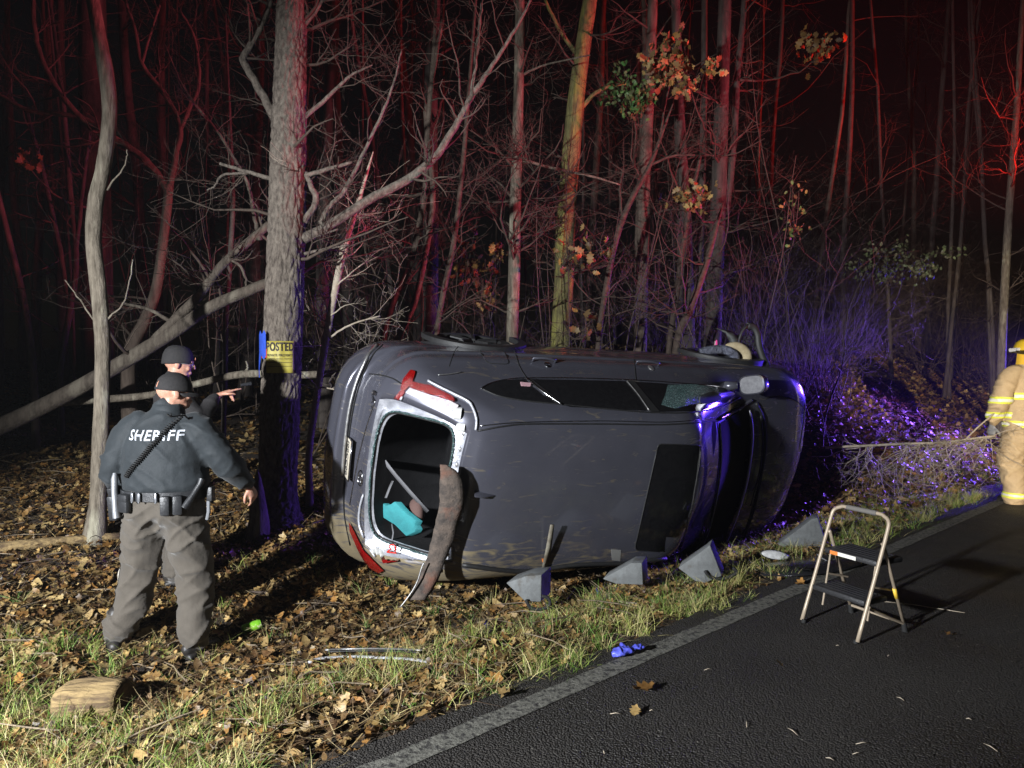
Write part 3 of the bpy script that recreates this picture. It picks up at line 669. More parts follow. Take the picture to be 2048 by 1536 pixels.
def car_paint():
    m = bpy.data.materials.new('dark grey car paint'); m.use_nodes = True
    t = m.node_tree; b = t.nodes['Principled BSDF']; N = t.nodes.new; L = t.links.new
    b.inputs['Metallic'].default_value = .4; b.inputs['Roughness'].default_value = .34; b.inputs['Coat Weight'].default_value = .9; b.inputs['Coat Roughness'].default_value = .05
    tc = N('ShaderNodeTexCoord'); ob = tc.outputs['Object']
    sp = N('ShaderNodeSeparateXYZ'); L(ob, sp.inputs[0])
    # dried mud dragged over the right edge of the roof (a smear with its own shape)
    mp = N('ShaderNodeMapping'); mp.inputs['Scale'].default_value = (3.2, 16, 3); mp.inputs['Rotation'].default_value = (0, 0, .35); L(ob, mp.inputs[0])
    n1 = N('ShaderNodeTexNoise'); n1.inputs['Scale'].default_value = 1.6; n1.inputs['Detail'].default_value = 8; n1.inputs['Distortion'].default_value = 1.2; L(mp.outputs[0], n1.inputs['Vector'])
    mr = N('ShaderNodeMapRange'); mr.inputs['From Min'].default_value = -.22; mr.inputs['From Max'].default_value = -.62; mr.clamp = True; L(sp.outputs['Y'], mr.inputs['Value'])
    mx_ = N('ShaderNodeMapRange'); mx_.inputs['From Min'].default_value = 2.3; mx_.inputs['From Max'].default_value = .8; L(sp.outputs['X'], mx_.inputs['Value'])
    mm = N('ShaderNodeMath'); mm.operation = 'MULTIPLY'; L(mr.outputs[0], mm.inputs[0]); L(mx_.outputs[0], mm.inputs[1])
    ad = N('ShaderNodeMath'); ad.operation = 'MULTIPLY_ADD'; ad.inputs[1].default_value = .32; L(mm.outputs[0], ad.inputs[0]); L(n1.outputs['Fac'], ad.inputs[2])
    rp = N('ShaderNodeMapRange'); rp.inputs['From Min'].default_value = .62; rp.inputs['From Max'].default_value = .80; L(ad.outputs[0], rp.inputs['Value'])
    # scratches + dust
    m2 = N('ShaderNodeMapping'); m2.inputs['Scale'].default_value = (1.2, 45, 6); m2.inputs['Rotation'].default_value = (0, 0, -.5); L(ob, m2.inputs[0])
    n2 = N('ShaderNodeTexNoise'); n2.inputs['Scale'].default_value = 2; n2.inputs['Detail'].default_value = 4; L(m2.outputs[0], n2.inputs['Vector'])
    r2 = N('ShaderNodeMapRange'); r2.inputs['From Min'].default_value = .70; r2.inputs['From Max'].default_value = .76; r2.inputs['To Max'].default_value = .5; L(n2.outputs['Fac'], r2.inputs['Value'])
    n3 = N('ShaderNodeTexNoise'); n3.inputs['Scale'].default_value = 3; n3.inputs['Detail'].default_value = 6; L(ob, n3.inputs['Vector'])
    c0 = N('ShaderNodeMix'); c0.data_type = 'RGBA'; c0.inputs['A'].default_value = (.086, .088, .112, 1); c0.inputs['B'].default_value = (.106, .107, .132, 1); L(n3.outputs['Fac'], c0.inputs['Factor'])
    c1 = N('ShaderNodeMix'); c1.data_type = 'RGBA'; c1.inputs['B'].default_value = (.2, .19, .18, 1); L(c0.outputs['Result'], c1.inputs['A']); L(r2.outputs[0], c1.inputs['Factor'])
    c2 = N('ShaderNodeMix'); c2.data_type = 'RGBA'; c2.inputs['B'].default_value = (.22, .18, .11, 1); L(c1.outputs['Result'], c2.inputs['A']); L(rp.outputs[0], c2.inputs['Factor'])
    L(c2.outputs['Result'], b.inputs['Base Color'])
    rr = N('ShaderNodeMapRange'); rr.inputs['To Min'].default_value = .24; rr.inputs['To Max'].default_value = .8; L(rp.outputs[0], rr.inputs['Value']); L(rr.outputs[0], b.inputs['Roughness'])
    iv = N('ShaderNodeMath'); iv.operation = 'SUBTRACT'; iv.inputs[0].default_value = .9; L(rp.outputs[0], iv.inputs[1]); L(iv.outputs[0], b.inputs['Coat Weight'])
    n4 = N('ShaderNodeTexNoise'); n4.inputs['Scale'].default_value = 1.7; n4.inputs['Detail'].default_value = 2; L(ob, n4.inputs['Vector']); bp = N('ShaderNodeBump'); bp.inputs['Strength'].default_value = .35; bp.inputs['Distance'].default_value = .05; L(n4.outputs['Fac'], bp.inputs['Height']); L(bp.outputs[0], b.inputs['Normal'])
    return m
MT['paint_car'] = car_paint()
MT['inner_metal'] = pmat('brightened inner sheet metal', (.60, .61, .66), (.36, .37, .41), 14, .35, metal=.35, bump=.5, bscale=9, bdist=.03)  # grey painted flange, the strong light on it put into the pale colour
MT['glass_dark'] = pmat('dark tinted glass', (.008, .008, .009), (.012, .012, .013), 30, .12, spec=.4)
MT['void'] = pmat('black cabin trim and dark patch', (.012, .012, .014), (.02, .02, .022), 12, .9, bump=.3, bscale=60)
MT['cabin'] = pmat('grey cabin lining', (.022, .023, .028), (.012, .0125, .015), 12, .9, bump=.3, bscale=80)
MT['tail_red'] = pmat('red lamp lens', (.30, .006, .006), (.07, .002, .002), 30, .12, coat=.9, stretch=(9, 9, 9), lo=.4, hi=.6, bump=.5, bscale=20)
MT['tail_clear'] = pmat('clear lamp lens', (.62, .60, .62), (.4, .35, .36), 40, .18, coat=.8)
MT['teal'] = pmat('teal cloth', (.035, .28, .30), (.025, .2, .22), 9, .8, bump=.3, bscale=60)
MT['shatter'] = pmat('shattered glass', (.22, .36, .34), (.05, .09, .09), 90, .25, kind='voronoi', lo=.1, hi=.4, bump=1, bscale=110)
MT['carpet'] = pmat('torn felt backed trim', (.13, .10, .08), (.045, .038, .034), 14, .95, bump=1, bscale=45, c3=(.16, .07, .045), scale3=3)
MT['seam'] = pmat('panel gap', (.004, .004, .004), rough=.9)
MT['tan_foam'] = pmat('tan torn foam', (.5, .42, .27), (.36, .29, .17), 8, .85, bump=.4, bscale=30)

#        z     xr    xf    W     rr   rf   br   bf
SL = [(.22, .16, 4.30, .74, .30, .45, .06, .25),
      (.30, -.10, 4.50, .86, .36, .50, .09, .28),
      (.40, -.19, 4.60, .905, .40, .52, .10, .28),
      (.52, -.22, 4.64, .92, .42, .52, .10, .28),
      (.64, -.20, 4.65, .925, .42, .52, .10, .28),
      (.70, -.19, 4.64, .923, .42, .52, .10, .28),
      (.722, -.105, 4.62, .92, .42, .52, .10, .28),
      (.80, -.075, 4.57, .918, .40, .52, .10, .28),
      (.87, -.055, 4.42, .924, .38, .50, .10, .32),
      (.897, -.05, 4.32, .922, .37, .49, .10, .34),
      (.925, -.045, 4.18, .905, .36, .48, .10, .38),
      (.985, -.035, 3.80, .90, .33, .46, .10, .42),
      (1.03, -.015, 3.52, .885, .30, .42, .10, .42),
      (1.08, .015, 3.36, .86, .26, .36, .09, .40),
      (1.16, .07, 3.22, .825, .22, .32, .09, .38),
      (1.30, .19, 2.99, .765, .19, .28, .09, .34),
      (1.43, .325, 2.78, .705, .17, .26, .08, .30),
      (1.525, .43, 2.68, .655, .17, .24, .07, .26),
      (1.575, .51, 2.61, .615, .17, .24, .06, .22),
      (1.605, .57, 2.54, .57, .18, .24, .05, .18),
      (1.628, .68, 2.42, .48, .18, .22, .04, .14),
      (1.643, .85, 2.2, .34, .16, .18, .02, .08),
      (1.65, 1.10, 1.80, .16, .10, .10, .01, .03)]
def XB(y, z): return (z - 1.03) * .88 + .08 * (y / .7) ** 2
NRr, NC, NS, NF = 10, 7, 34, 10
def outline(xr, xf, W, rr, rf, br, bf):
    pts = []; rr = min(rr, W * .9); rf = min(rf, W * .9)
    for i in range(NRr):
        y = (W - rr) * i / NRr; pts.append((xr + br * (y / W) ** 2, y))
    x0 = xr + br * ((W - rr) / W) ** 2
    for i in range(NC):
        a = math.pi / 2 * i / NC; pts.append((x0 + rr * (1 - math.cos(a)), W - rr + rr * math.sin(a)))
    xs0 = x0 + rr; x1 = xf - bf * ((W - rf) / W) ** 2; xs1 = x1 - rf
    for i in range(NS): pts.append((xs0 + (xs1 - xs0) * i / NS, W))
    for i in range(NC):
        a = math.pi / 2 * i / NC; pts.append((xs1 + rf * math.sin(a), W - rf + rf * math.cos(a)))
    for i in range(NF + 1):
        y = (W - rf) * (1 - i / NF); pts.append((xf - bf * (y / W) ** 2, y))
    return [(x, y * (1 - .045 * abs((x - 2.2) / 2.3) ** 3)) for x, y in pts]
SLI = catmull(SL, 4)
NH = NRr + NC + NS + NC + NF + 1
rows = []
for s in SLI:
    o = outline(*[float(a) for a in s[1:]])
    full = [(x, y, float(s[0])) for x, y in o] + [(x, -y, float(s[0])) for x, y in o[-2:0:-1]]
    rows.append(full)
NP = len(rows[0])
# pillars/shoulder crease: tuck below the belt
hz0, hz1 = 1.0, 1.50
HC = 9   # columns of the hatch hole each side of centre
def in_hole(i, j):
    z0, z1 = rows[i][0][2], rows[i + 1][0][2]
    jj = j if j < NP / 2 else j - NP
    return z0 >= 1.0 and z1 <= 1.545 and -HC - 1 <= jj < HC + 1
mbp = MB(); mbl = MB()
vs = [p for r in rows for p in r]; fs = []; fl = []
for i in range(len(rows) - 1):
    for j in range(NP):
        if in_hole(i, j): continue
        f = (i * NP + j, i * NP + (j + 1) % NP, (i + 1) * NP + (j + 1) % NP, (i + 1) * NP + j)
        (fl if rows[i + 1][0][2] <= .405 else fs).append(f)
top = len(vs); vs = vs + [(1.45, 0, 1.652)]
lt = (len(rows) - 1) * NP
for j in range(NP): fs.append((lt + j, lt + (j + 1) % NP, top))
bot = len(vs); vs = vs + [(2.3, 0, .22)]
for j in range(NP): fl.append((j, bot, (j + 1) % NP))
mbp.add(vs, fs)
def keep_used(mb):
    used = sorted({i for f in mb.f for i in f}); mp = {a: b for b, a in enumerate(used)}
    mb.v = [mb.v[i] for i in used]; mb.f = [tuple(mp[i] for i in f) for f in mb.f]
keep_used(mbp)
body_bvh = BVHTree.FromPolygons([Vector(v) for v in vs], fs + fl)
body = mbp.build('body_shell', MT['paint_car'], car, sharp=50)
sol = body.modifiers.new('thick', 'SOLIDIFY'); sol.thickness = .012; sol.offset = -1
mbl.add(vs, fl); keep_used(mbl); mbl.build('lower_cladding', MT['black_plastic'], car, sharp=50)

def to_car(p): return CAR_I @ (Vector(p) - CAR_P)
def hit(u, v, lift=.004):                # a pixel of the photo -> place on the car's skin (car coordinates)
    o = to_car((0, 0, CAMH)); d = (CAR_I @ ray(u, v)).normalized()
    loc, nor, idx, dist = body_bvh.ray_cast(o, d)
    if loc is None: return None
    if nor.dot(d) > 0: nor = -nor
    return loc + nor * lift, nor
def hits(P, lift=.004): return [h for h in (hit(u, v, lift) for u, v in P) if h]
def dens(P, per=8, closed=False, smooth=True):
    if closed: P = list(P) + [P[0]]
    if smooth and not closed: return [tuple(p) for p in catmull(P, per)]
    out = []
    for a, b in zip(P[:-1], P[1:]):
        for k in range(per): out.append((a[0] + (b[0] - a[0]) * k / per, a[1] + (b[1] - a[1]) * k / per))
    return out + ([] if closed else [P[-1]])
def skin_line(name, P, r, mat, lift=.001, per=8, parent=None, smooth=True, n=5, closed=False):
    h = hits(dens(P, per, closed, smooth), lift); pts = [a for a, b in h]
    if closed: pts.append(pts[0])
    if len(pts) < 2: print('line missed', name, P[0]); return None
    mb = MB(); mb.tube(pts, r, n); return mb.build(name, mat, parent or car, sharp=0, clean=False)
def skin_patch(name, P, mat, lift=.005, per=6, parent=None, thick=.004, smooth_corner=True, nring=4):
    h = hits(dens(P, per, True), lift)
    if len(h) < 3: print('patch missed', name, P[0]); return None
    cu = sum(p[0] for p in P) / len(P); cv = sum(p[1] for p in P) / len(P); Q = dens(P, per, True); mb = MB(); rws = []
    for k in range(nring):
        s = 1 - k / nring; r_ = []
        for (u, v) in Q:
            hh = hit(cu + (u - cu) * s, cv + (v - cv) * s, lift)
            r_.append(hh[0] if hh else rws[-1][len(r_)] if rws else Vector((0, 0, 0)))
        rws.append(r_)
    # flange down to the skin
    base = [a - b * (lift + .004) for a, b in h]
    if len(base) == len(rws[0]): mb.grid([base] + rws, close=True)
    else: mb.grid(rws, close=True)
    c = hit(cu, cv, lift) or (sum(rws[-1], Vector()) / len(rws[-1]),); n = len(rws[-1]); b0 = mb.add(rws[-1] + [c[0]], [])
    mb.f += [(b0 + i, b0 + (i + 1) % n, b0 + n) for i in range(n)]; mb.m += [0] * n
    return mb.build(name, mat, parent or car, sharp=60, clean=True)
def rrect(P, r=.12):                     # round the corners of a pixel polygon
    out = []; n = len(P)
    for i in range(n):
        a, b, c = Vector(P[i - 1]), Vector(P[i]), Vector(P[(i + 1) % n])
        p = b.lerp(a, r); q = b.lerp(c, r)
        for k in range(5):
            t = k / 4; out.append(tuple(p * (1 - t) ** 2 + b * 2 * t * (1 - t) + q * t * t))
    return out
# side glass on the upper (left) side
GQ = [(963, 775), (975, 768), (1010, 761), (1050, 759), (1058, 770), (1085, 790), (1118, 808), (1080, 805), (1030, 800), (990, 790)]
skin_patch('side_window', GQ, MT['glass_dark'])
skin_patch('side_window', rrect([(1062, 759), (1252, 763), (1276, 788), (1298, 822), (1140, 814), (1122, 808)], .06), MT['glass_dark'])
wf = skin_patch('side_window', rrect([(1264, 764), (1440, 775), (1470, 786), (1452, 806), (1400, 822), (1320, 824), (1296, 800)], .1), MT['glass_dark'])
skin_patch('shattered_pane', [(1335, 772), (1385, 770), (1430, 776), (1440, 788), (1400, 806), (1350, 818), (1322, 810), (1330, 790)], MT['shatter'], .011)
skin_patch('headrest_seen_through_pane', rrect([(1398, 792), (1425, 782), (1442, 795), (1430, 806), (1396, 808)], .3), pmat('grey upholstery', (.16, .17, .18), rough=.8), .014)
skin_line('belt_trim', [(962, 778), (985, 766), (1020, 759), (1052, 757), (1150, 757), (1270, 761), (1360, 767), (1440, 774), (1472, 783)], .0055, MT['chrome'], .004)
skin_line('window_frame', [(965, 779), (1000, 793), (1050, 802), (1120, 809), (1200, 817), (1300, 825), (1380, 825), (1440, 814), (1480, 795)], .006, MT['black_plastic'], .003)
skin_patch('pillar_cover', [(1053, 759), (1062, 759), (1124, 808), (1112, 807)], MT['black_plastic'], .009)
skin_patch('pillar_cover', [(1256, 763), (1268, 764), (1318, 824), (1300, 824)], MT['black_plastic'], .009)
skin_line('pillar_trim', [(1054, 759), (1085, 785), (1124, 811)], .006, MT['chrome'], .008)
skin_line('pillar_trim', [(1253, 764), (1275, 790), (1297, 822)], .005, MT['steel'], .01)
# gaps and lids
skin_line('door_seam', [(1027, 694), (1032, 712), (1040, 735), (1054, 758)], .004, MT['seam'], .0)
skin_line('door_seam', [(1268, 716), (1270, 740), (1272, 762)], .004, MT['seam'], .0)
skin_line('panel_seam', [(920, 688), (908, 705), (898, 733)], .003, MT['seam'], .0)
skin_line('sill_crease', [(1030, 690), (1150, 697), (1280, 710), (1400, 722)], .003, MT['black_plastic'], .0)
fd = rrect([(957, 699), (1008, 702), (1019, 729), (975, 727)], .25)
skin_patch('fuel_door', fd, MT['paint_car'], .004); skin_line('fuel_door_seam', fd, .0035, MT['seam'], .0015, 2, closed=True)
for hx, hy in ((1085, 727), (1292, 733)):
    a, na = hit(hx - 20, hy - 4, .03); b, nb = hit(hx + 24, hy - 1, .03); m0 = hit(hx, hy - 2, .042)[0]
    mb = MB(); mb.tube([a - na * .028, a, a.lerp(m0, .5), m0, b.lerp(m0, .5), b, b - nb * .028], [.009, .011, .012, .012, .012, .011, .009], 8, squash=.7); ho = mb.build('door_handle', MT['paint_car'], car, sharp=0)
    c, nc = hit(hx + 10, hy + 3, .003); mb = MB(); mb.ell((0, 0, 0), (.035, .028, .006)); cup = mb.build('handle_cup', MT['chrome'] if hx < 1200 else MT['steel'], ho, sharp=0); cup.matrix_local = Matrix.Translation(c) @ nc.to_track_quat('Z', 'X').to_matrix().to_4x4()
# roof: rails, sunroof, antenna
skin_line('roof_ditch', [(955, 862), (1010, 852), (1060, 848), (1200, 848), (1330, 849), (1436, 842)], .006, MT['black_plastic'], .002)
skin_line('roof_glint_line', [(958, 852), (1040, 845), (1200, 842), (1340, 844), (1440, 834)], .0035, MT['chrome'], .003)  # streak of light along the gutter, added as a bright chrome line
SR = rrect([(1316, 888), (1400, 890), (1392, 960), (1362, 1105), (1268, 1100), (1300, 960)], .1)
skin_patch('sunroof', SR, MT['glass_dark'], .004, 3); skin_line('sunroof_trim', [(1401, 892), (1397, 930), (1385, 1000), (1372, 1060), (1360, 1102)], .006, MT['chrome'], .005)
skin_line('sunroof_seal', SR, .005, MT['black_plastic'], .003, 2, closed=True)
a, na = hit(948, 986, 0); b, nb = hit(992, 992, 0)
mb = MB(); mb.add([a + Vector((0, -.022, 0)), a + Vector((0, .022, 0)), b + Vector((0, .006, 0)), b + Vector((0, -.006, 0)), a + na * .075 + Vector((.0, .006, 0)), a + na * .075 + Vector((0, -.006, 0)), a.lerp(b, .45) + na * .06 + Vector((0, .007, 0)), a.lerp(b, .45) + na * .06 + Vector((0, -.007, 0))],
   [(0, 1, 4, 5), (5, 4, 6, 7), (7, 6, 2, 3), (0, 5, 7, 3), (1, 2, 6, 4), (0, 3, 2, 1)]); mb.build('antenna_fin', MT['paint_car'], car, bevel=.006)
# dark patch for the windscreen hole, broken edge, cowl, bonnet
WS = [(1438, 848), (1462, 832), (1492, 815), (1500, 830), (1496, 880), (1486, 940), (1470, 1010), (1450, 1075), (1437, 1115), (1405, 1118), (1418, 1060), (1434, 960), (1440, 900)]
skin_patch('windscreen_dark_patch', WS, MT['void'], .006, 5)  # black patch on the skin, stands for the unlit cabin behind
skin_line('broken_glass_edge', [(1437, 846), (1441, 900), (1436, 965), (1424, 1030), (1408, 1082), (1390, 1108)], .007, pmat('crushed glass bead', (.55, .62, .62), (.25, .3, .3), 60, .3, bump=1, bscale=70), .012)
skin_line('windscreen_pillar', [(1436, 838), (1466, 822), (1492, 806), (1502, 800)], .017, MT['paint_car'], .008)
MT['catch_strip'] = pmat('smooth grey cowl', (.22, .22, .24), rough=.3, coat=.5)
cw = [hit(u, v, .05) for u, v in catmull([(1490, 818), (1495, 860), (1492, 910), (1482, 970), (1464, 1030), (1444, 1080), (1424, 1122)], 5)]; cw = [h[0] for h in cw if h]
mb = MB(); mb.grid([[p + Vector((.82, 0, -.57)) * (.10 * math.sin(.35 + 2.5 * i / len(cw)) * k) + Vector((0, 0, .012 * math.sin(k * 3.1))) for k in (0, .33, .66, 1)] for i, p in enumerate(cw)]); co_ = mb.build('windscreen_base', MT['catch_strip'], car, sharp=0); q = co_.modifiers.new('s', 'SOLIDIFY'); q.thickness = .008; q.offset = -1  # pale strip added and tilted so that it catches the blue beam
skin_line('wiper_channel', [(1512, 806), (1526, 840), (1530, 890), (1520, 960), (1503, 1030), (1478, 1095)], .016, MT['black_plastic'], .004)
skin_line('wiper_arm', [(1516, 830), (1520, 880), (1514, 940), (1496, 1010)], .007, MT['black_plastic'], .03)
skin_line('bonnet_seam', [(1532, 798), (1560, 792), (1590, 800), (1612, 822), (1620, 850)], .0045, MT['seam'], .0)
skin_line('bonnet_seam', [(1530, 880), (1524, 950), (1506, 1030), (1480, 1100)], .005, MT['seam'], .0)
MT['lamp_glass'] = pmat('clear headlamp cover', (.35, .35, .38), (.2, .2, .22), 30, .12, coat=1)
skin_patch('headlamp', [(1610, 806), (1622, 830), (1618, 870), (1606, 900), (1602, 930), (1600, 890), (1606, 850)], MT['lamp_glass'], .006)
# door mirror on the upper side
a, na = hit(1452, 772, 0); c = a + na * .18
mi = empty('door_mirror', parent=car); mi.parent = car
mb = MB(); mb.tube([a - na * .03, a + na * .03 + Vector((.03, 0, 0)), a + na * .07 + Vector((.05, 0, 0))], [.05, .04, .035], 10); mb.build('mirror_stalk', MT['paint_car'], mi, sharp=0)
face = Vector((-1, .0, .25)).normalized(); upv = na.normalized(); sidev = upv.cross(face).normalized(); upv = face.cross(sidev)
cen = a + na * .17 + Vector((.07, 0, .02)); mb = MB(); rws = []
for s, o_ in ((.55, .12), (.85, .10), (1.0, .05), (1.0, 0.0), (.9, -.006)):
    rws.append([cen - face * o_ + sidev * (.085 * s * math.copysign(abs(math.cos(t)) ** .6, math.cos(t))) + upv * (.125 * s * math.copysign(abs(math.sin(t)) ** .6, math.sin(t))) for t in np.linspace(0, 2 * math.pi, 25)[:-1]])
mb.grid(rws, close=True); b0 = mb.add(rws[0], []); mb.f.append(tuple(range(b0, b0 + 24))); mb.m.append(0); mh = mb.build('mirror_housing', MT['paint_car'], mi, sharp=40)
mb = MB(); rg_ = [cen + face * .001 + sidev * (.075 * math.copysign(abs(math.cos(t)) ** .6, math.cos(t))) + upv * (.113 * math.copysign(abs(math.sin(t)) ** .6, math.sin(t))) for t in np.linspace(0, 2 * math.pi, 25)[:-1]]
mb.add(rg_, [tuple(range(24))]); mb.build('mirror_glass', pmat('dusty mirror', (.45, .45, .47), (.3, .3, .32), 30, .3, metal=.6), mi, sharp=0)
# wheels and arches
def wheel(x, s):
    wo = empty('wheel', parent=car); wo.parent = car; Mx = Matrix.Translation((x, s * .80, .345)) @ Matrix.Rotation(-s * math.pi / 2, 4, 'X')
    mb = MB(); mb.lathe([(.21, -.1), (.30, -.11), (.335, -.09), (.345, 0), (.335, .09), (.31, .115), (.23, .118), (.21, .10)], 32, Mx, cap=False); mb.build('tyre', MT['rubber'], wo)
    mb = MB(); mb.lathe([(.0, .07), (.05, .085), (.06, .07), (.19, .075), (.225, .11), (.225, -.1), (0, -.1)], 30, Mx, cap=False)
    for k in range(5):
        a = k * 2 * math.pi / 5; mb.tube([Mx @ Vector((.04 * math.cos(a), .04 * math.sin(a), .095)), Mx @ Vector((.2 * math.cos(a), .2 * math.sin(a), .105))], [.025, .03], 6)
    mb.build('rim', MT['black_plastic'], wo)
for x in (.98, 3.64):
    for s in (1, -1): wheel(x, s)
for x in (.98, 3.64):
    for s in (1, -1):
        mb = MB(); rws = []
        for t in np.linspace(R(-12), R(192), 29):
            cx_, cz_ = x + .375 * math.cos(t), .345 + .375 * math.sin(t); ox, oz = x + .445 * math.cos(t), .345 + .445 * math.sin(t)
            rws.append([(cx_, s * .90, cz_), (cx_, s * .945, cz_), (ox, s * .94, oz), (ox, s * .90, oz)])
        mb.grid(rws); mb.build('arch_cladding', MT['black_plastic'], car)
# ---- tail: hatch frame, cabin seen through it, lamps, plate
edge = []
i0 = next(i for i in range(len(rows)) if rows[i][0][2] >= 1.0); i1 = max(i for i in range(len(rows)) if rows[i][0][2] <= 1.545)
jl = HC + 1
for j in range(-jl, jl + 1): edge.append(Vector(rows[i0][j % NP]))
for i in range(i0 + 1, i1): edge.append(Vector(rows[i][jl]))
for j in range(jl, -jl - 1, -1): edge.append(Vector(rows[i1][j % NP]))
for i in range(i1 - 1, i0, -1): edge.append(Vector(rows[i][-jl % NP]))
ctr = Vector((.20, 0, 1.265))
def ring(scy, scz, dx, rounding, cz=0):
    out = []
    for p in edge:
        q = p - ctr; a = math.atan2(q.z / .26, q.y / .56); e = 2 / rounding
        ry, rz = .56 * scy, .26 * scz
        c, s = math.cos(a), math.sin(a)
        y = ry * math.copysign(abs(c) ** e, c); z = rz * math.copysign(abs(s) ** e, s)
        xb = XB(y, z + ctr.z + cz)
        out.append(Vector((xb + dx, y, z + ctr.z + cz)))
    return out
R1 = ring(.99, .99, .025, 9, -.002); R2 = ring(.93, .95, .045, 7, -.008); R3 = ring(.90, .90, .02, 6, -.016); R4 = ring(.87, .875, .024, 6, -.022); R5 = ring(.86, .865, .05, 5.5, -.024)
mb = MB(); mb.grid([edge, R1, R2, R3, R4, R5], close=True); mb.build('hatch_frame', MT['inner_metal'], car, sharp=50)
sol = car.children[-1].modifiers.new('t', 'SOLIDIFY'); sol.thickness = .006
mb = MB(); RG = [p.lerp(q, .3) + Vector((-.006, 0, .004)) for p, q in zip(R3, R4)]; RG = [Vector(x) for x in catmull([tuple(p) for p in RG], 6)]
mb.tube(RG, [.006 + .008 * abs(noise.noise((i * .7, 2, 0))) for i in range(len(RG))], 5, fn=lambda i, th, r: r * (1 + .8 * noise.noise((i * 1.7, th * 2, 4)))); mb.build('crushed_glass_bead', MT['shatter'], car, sharp=0, clean=False)
mb = MB(); mb.tube(R4 + [R4[0]], .007, 6); mb.build('rubber_seal', MT['rubber'], car, sharp=0)
# crumpled seam-sealer lip and plugs on the frame
for (yy, zz, rr_) in ((.585, 1.46, .045), (.50, 1.50, .03), (-.56, 1.46, .035)):
    mb = MB(); xb = XB(yy, zz)
    mb.lathe([(.0, .03), (rr_ * .6, .03), (rr_, .015), (rr_, -.03)], 12, Matrix.Translation((xb, yy, zz)) @ Matrix.Rotation(-math.pi / 2 - .5, 4, 'Y')); mb.build('hinge_cover', MT['white'], car)
for yy in np.linspace(-.45, .45, 9):
    zz = 1.495; xb = XB(yy, zz); mb = MB(); mb.ell((xb + .045, yy, zz), (.012, .02, .012)); mb.build('bolt', MT['steel'], car, sharp=0)
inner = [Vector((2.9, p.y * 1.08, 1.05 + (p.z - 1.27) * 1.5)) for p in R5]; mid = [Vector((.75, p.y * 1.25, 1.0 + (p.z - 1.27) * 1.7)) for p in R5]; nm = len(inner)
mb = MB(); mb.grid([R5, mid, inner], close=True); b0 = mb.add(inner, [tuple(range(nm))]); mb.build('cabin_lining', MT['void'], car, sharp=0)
MT['belt'] = pmat('grey seat belt webbing', (.16, .16, .17), rough=.8, bump=.3, bscale=90)
def strap(name, P, wd, mat, parent, nrm=Vector((-1, 0, .3))):
    mb = MB(); rws = []
    for i, p in enumerate(P):
        t = (Vector(P[min(i + 1, len(P) - 1)]) - Vector(P[max(0, i - 1)])).normalized(); s = t.cross(nrm).normalized() * wd
        rws.append([Vector(p) - s, Vector(p) + s])
    mb.grid(rws); o = mb.build(name, mat, parent, sharp=0); q = o.modifiers.new('s', 'SOLIDIFY'); q.thickness = .004; return o
def on_frame(u, v, dx):                  # pixel -> point on the plane of the hatch opening, dx further in
    o = to_car((0, 0, CAMH)); d = (CAR_I @ ray(u, v)); nn = Vector((-1, 0, .88)); p0 = Vector((.02 + dx, 0, 1.03))
    return o + d * ((p0 - o).dot(nn) / d.dot(nn))
strap('seat_belt', [on_frame(768, 922, .16), on_frame(790, 950, .2), on_frame(820, 985, .26), on_frame(855, 1024, .3)], .022, MT['belt'], car)
MT['seat'] = pmat('grey seat cloth', (.07, .075, .09), (.045, .048, .06), 20, .9, bump=.4, bscale=50)
for yy in (-.27, .27):
    mb = MB(); mb.box((1.12, yy, .86), (.14, .5, .6), Matrix.Rotation(.28, 3, 'Y')); sb = mb.build('seat_back', MT['seat'], car, bevel=.04); mb = MB(); mb.box((1.22, yy, 1.25), (.09, .26, .15), Matrix.Rotation(.28, 3, 'Y')); mb.build('head_rest', MT['seat'], sb, bevel=.03)
# teal head pillow hanging in the opening
tl = [on_frame(u, v, .18) for u, v in [(764, 1006), (771, 1012), (782, 1008), (789, 1003), (806, 1022), (832, 1042), (828, 1050), (832, 1058), (829, 1064), (812, 1072), (790, 1050), (758, 1030)]]
mb = MB(); mb.prism(tl, Vector((.05, 0, .01))); pl = mb.build('teal_pillow', MT['teal'], car, bevel=.003, sharp=60); pl['label'] = 'teal padded pillow hanging in the rear opening'
mb = MB(); mb.ell(on_frame(832, 1026, .34), (.06, .12, .1)); mb.build('seat_headrest', pmat('brown seat cloth', (.12, .07, .06), rough=.9), car)
strap('strap', [on_frame(772, 996, .1), on_frame(780, 975, .16), on_frame(786, 962, .2)], .014, MT['belt'], car)
strap('strap', [on_frame(784, 1048, .16), on_frame(787, 1066, .1), on_frame(784, 1084, .06)], .008, MT['belt'], car)
for a_ in ((747, 1100), (755, 1102), (763, 1106)):
    p = on_frame(*a_, -.0); mb = MB(); mb.box(p, (.03, .02, .065), Matrix.Rotation(.3, 3, 'X')); mb.build('white_clip', MT['white'], car, bevel=.003)
MT['red_plastic'] = pmat('red plastic', (.6, .03, .02), rough=.4)
pa = [on_frame(u, v, -.02) for u, v in [(774, 1104), (782, 1098), (778, 1094), (780, 1090), (787, 1089), (792, 1094), (790, 1100), (793, 1106)]]
mb = MB(); mb.tube(pa + [pa[0]], .006, 6); mb.build('red_buckle', MT['red_plastic'], car, sharp=0)
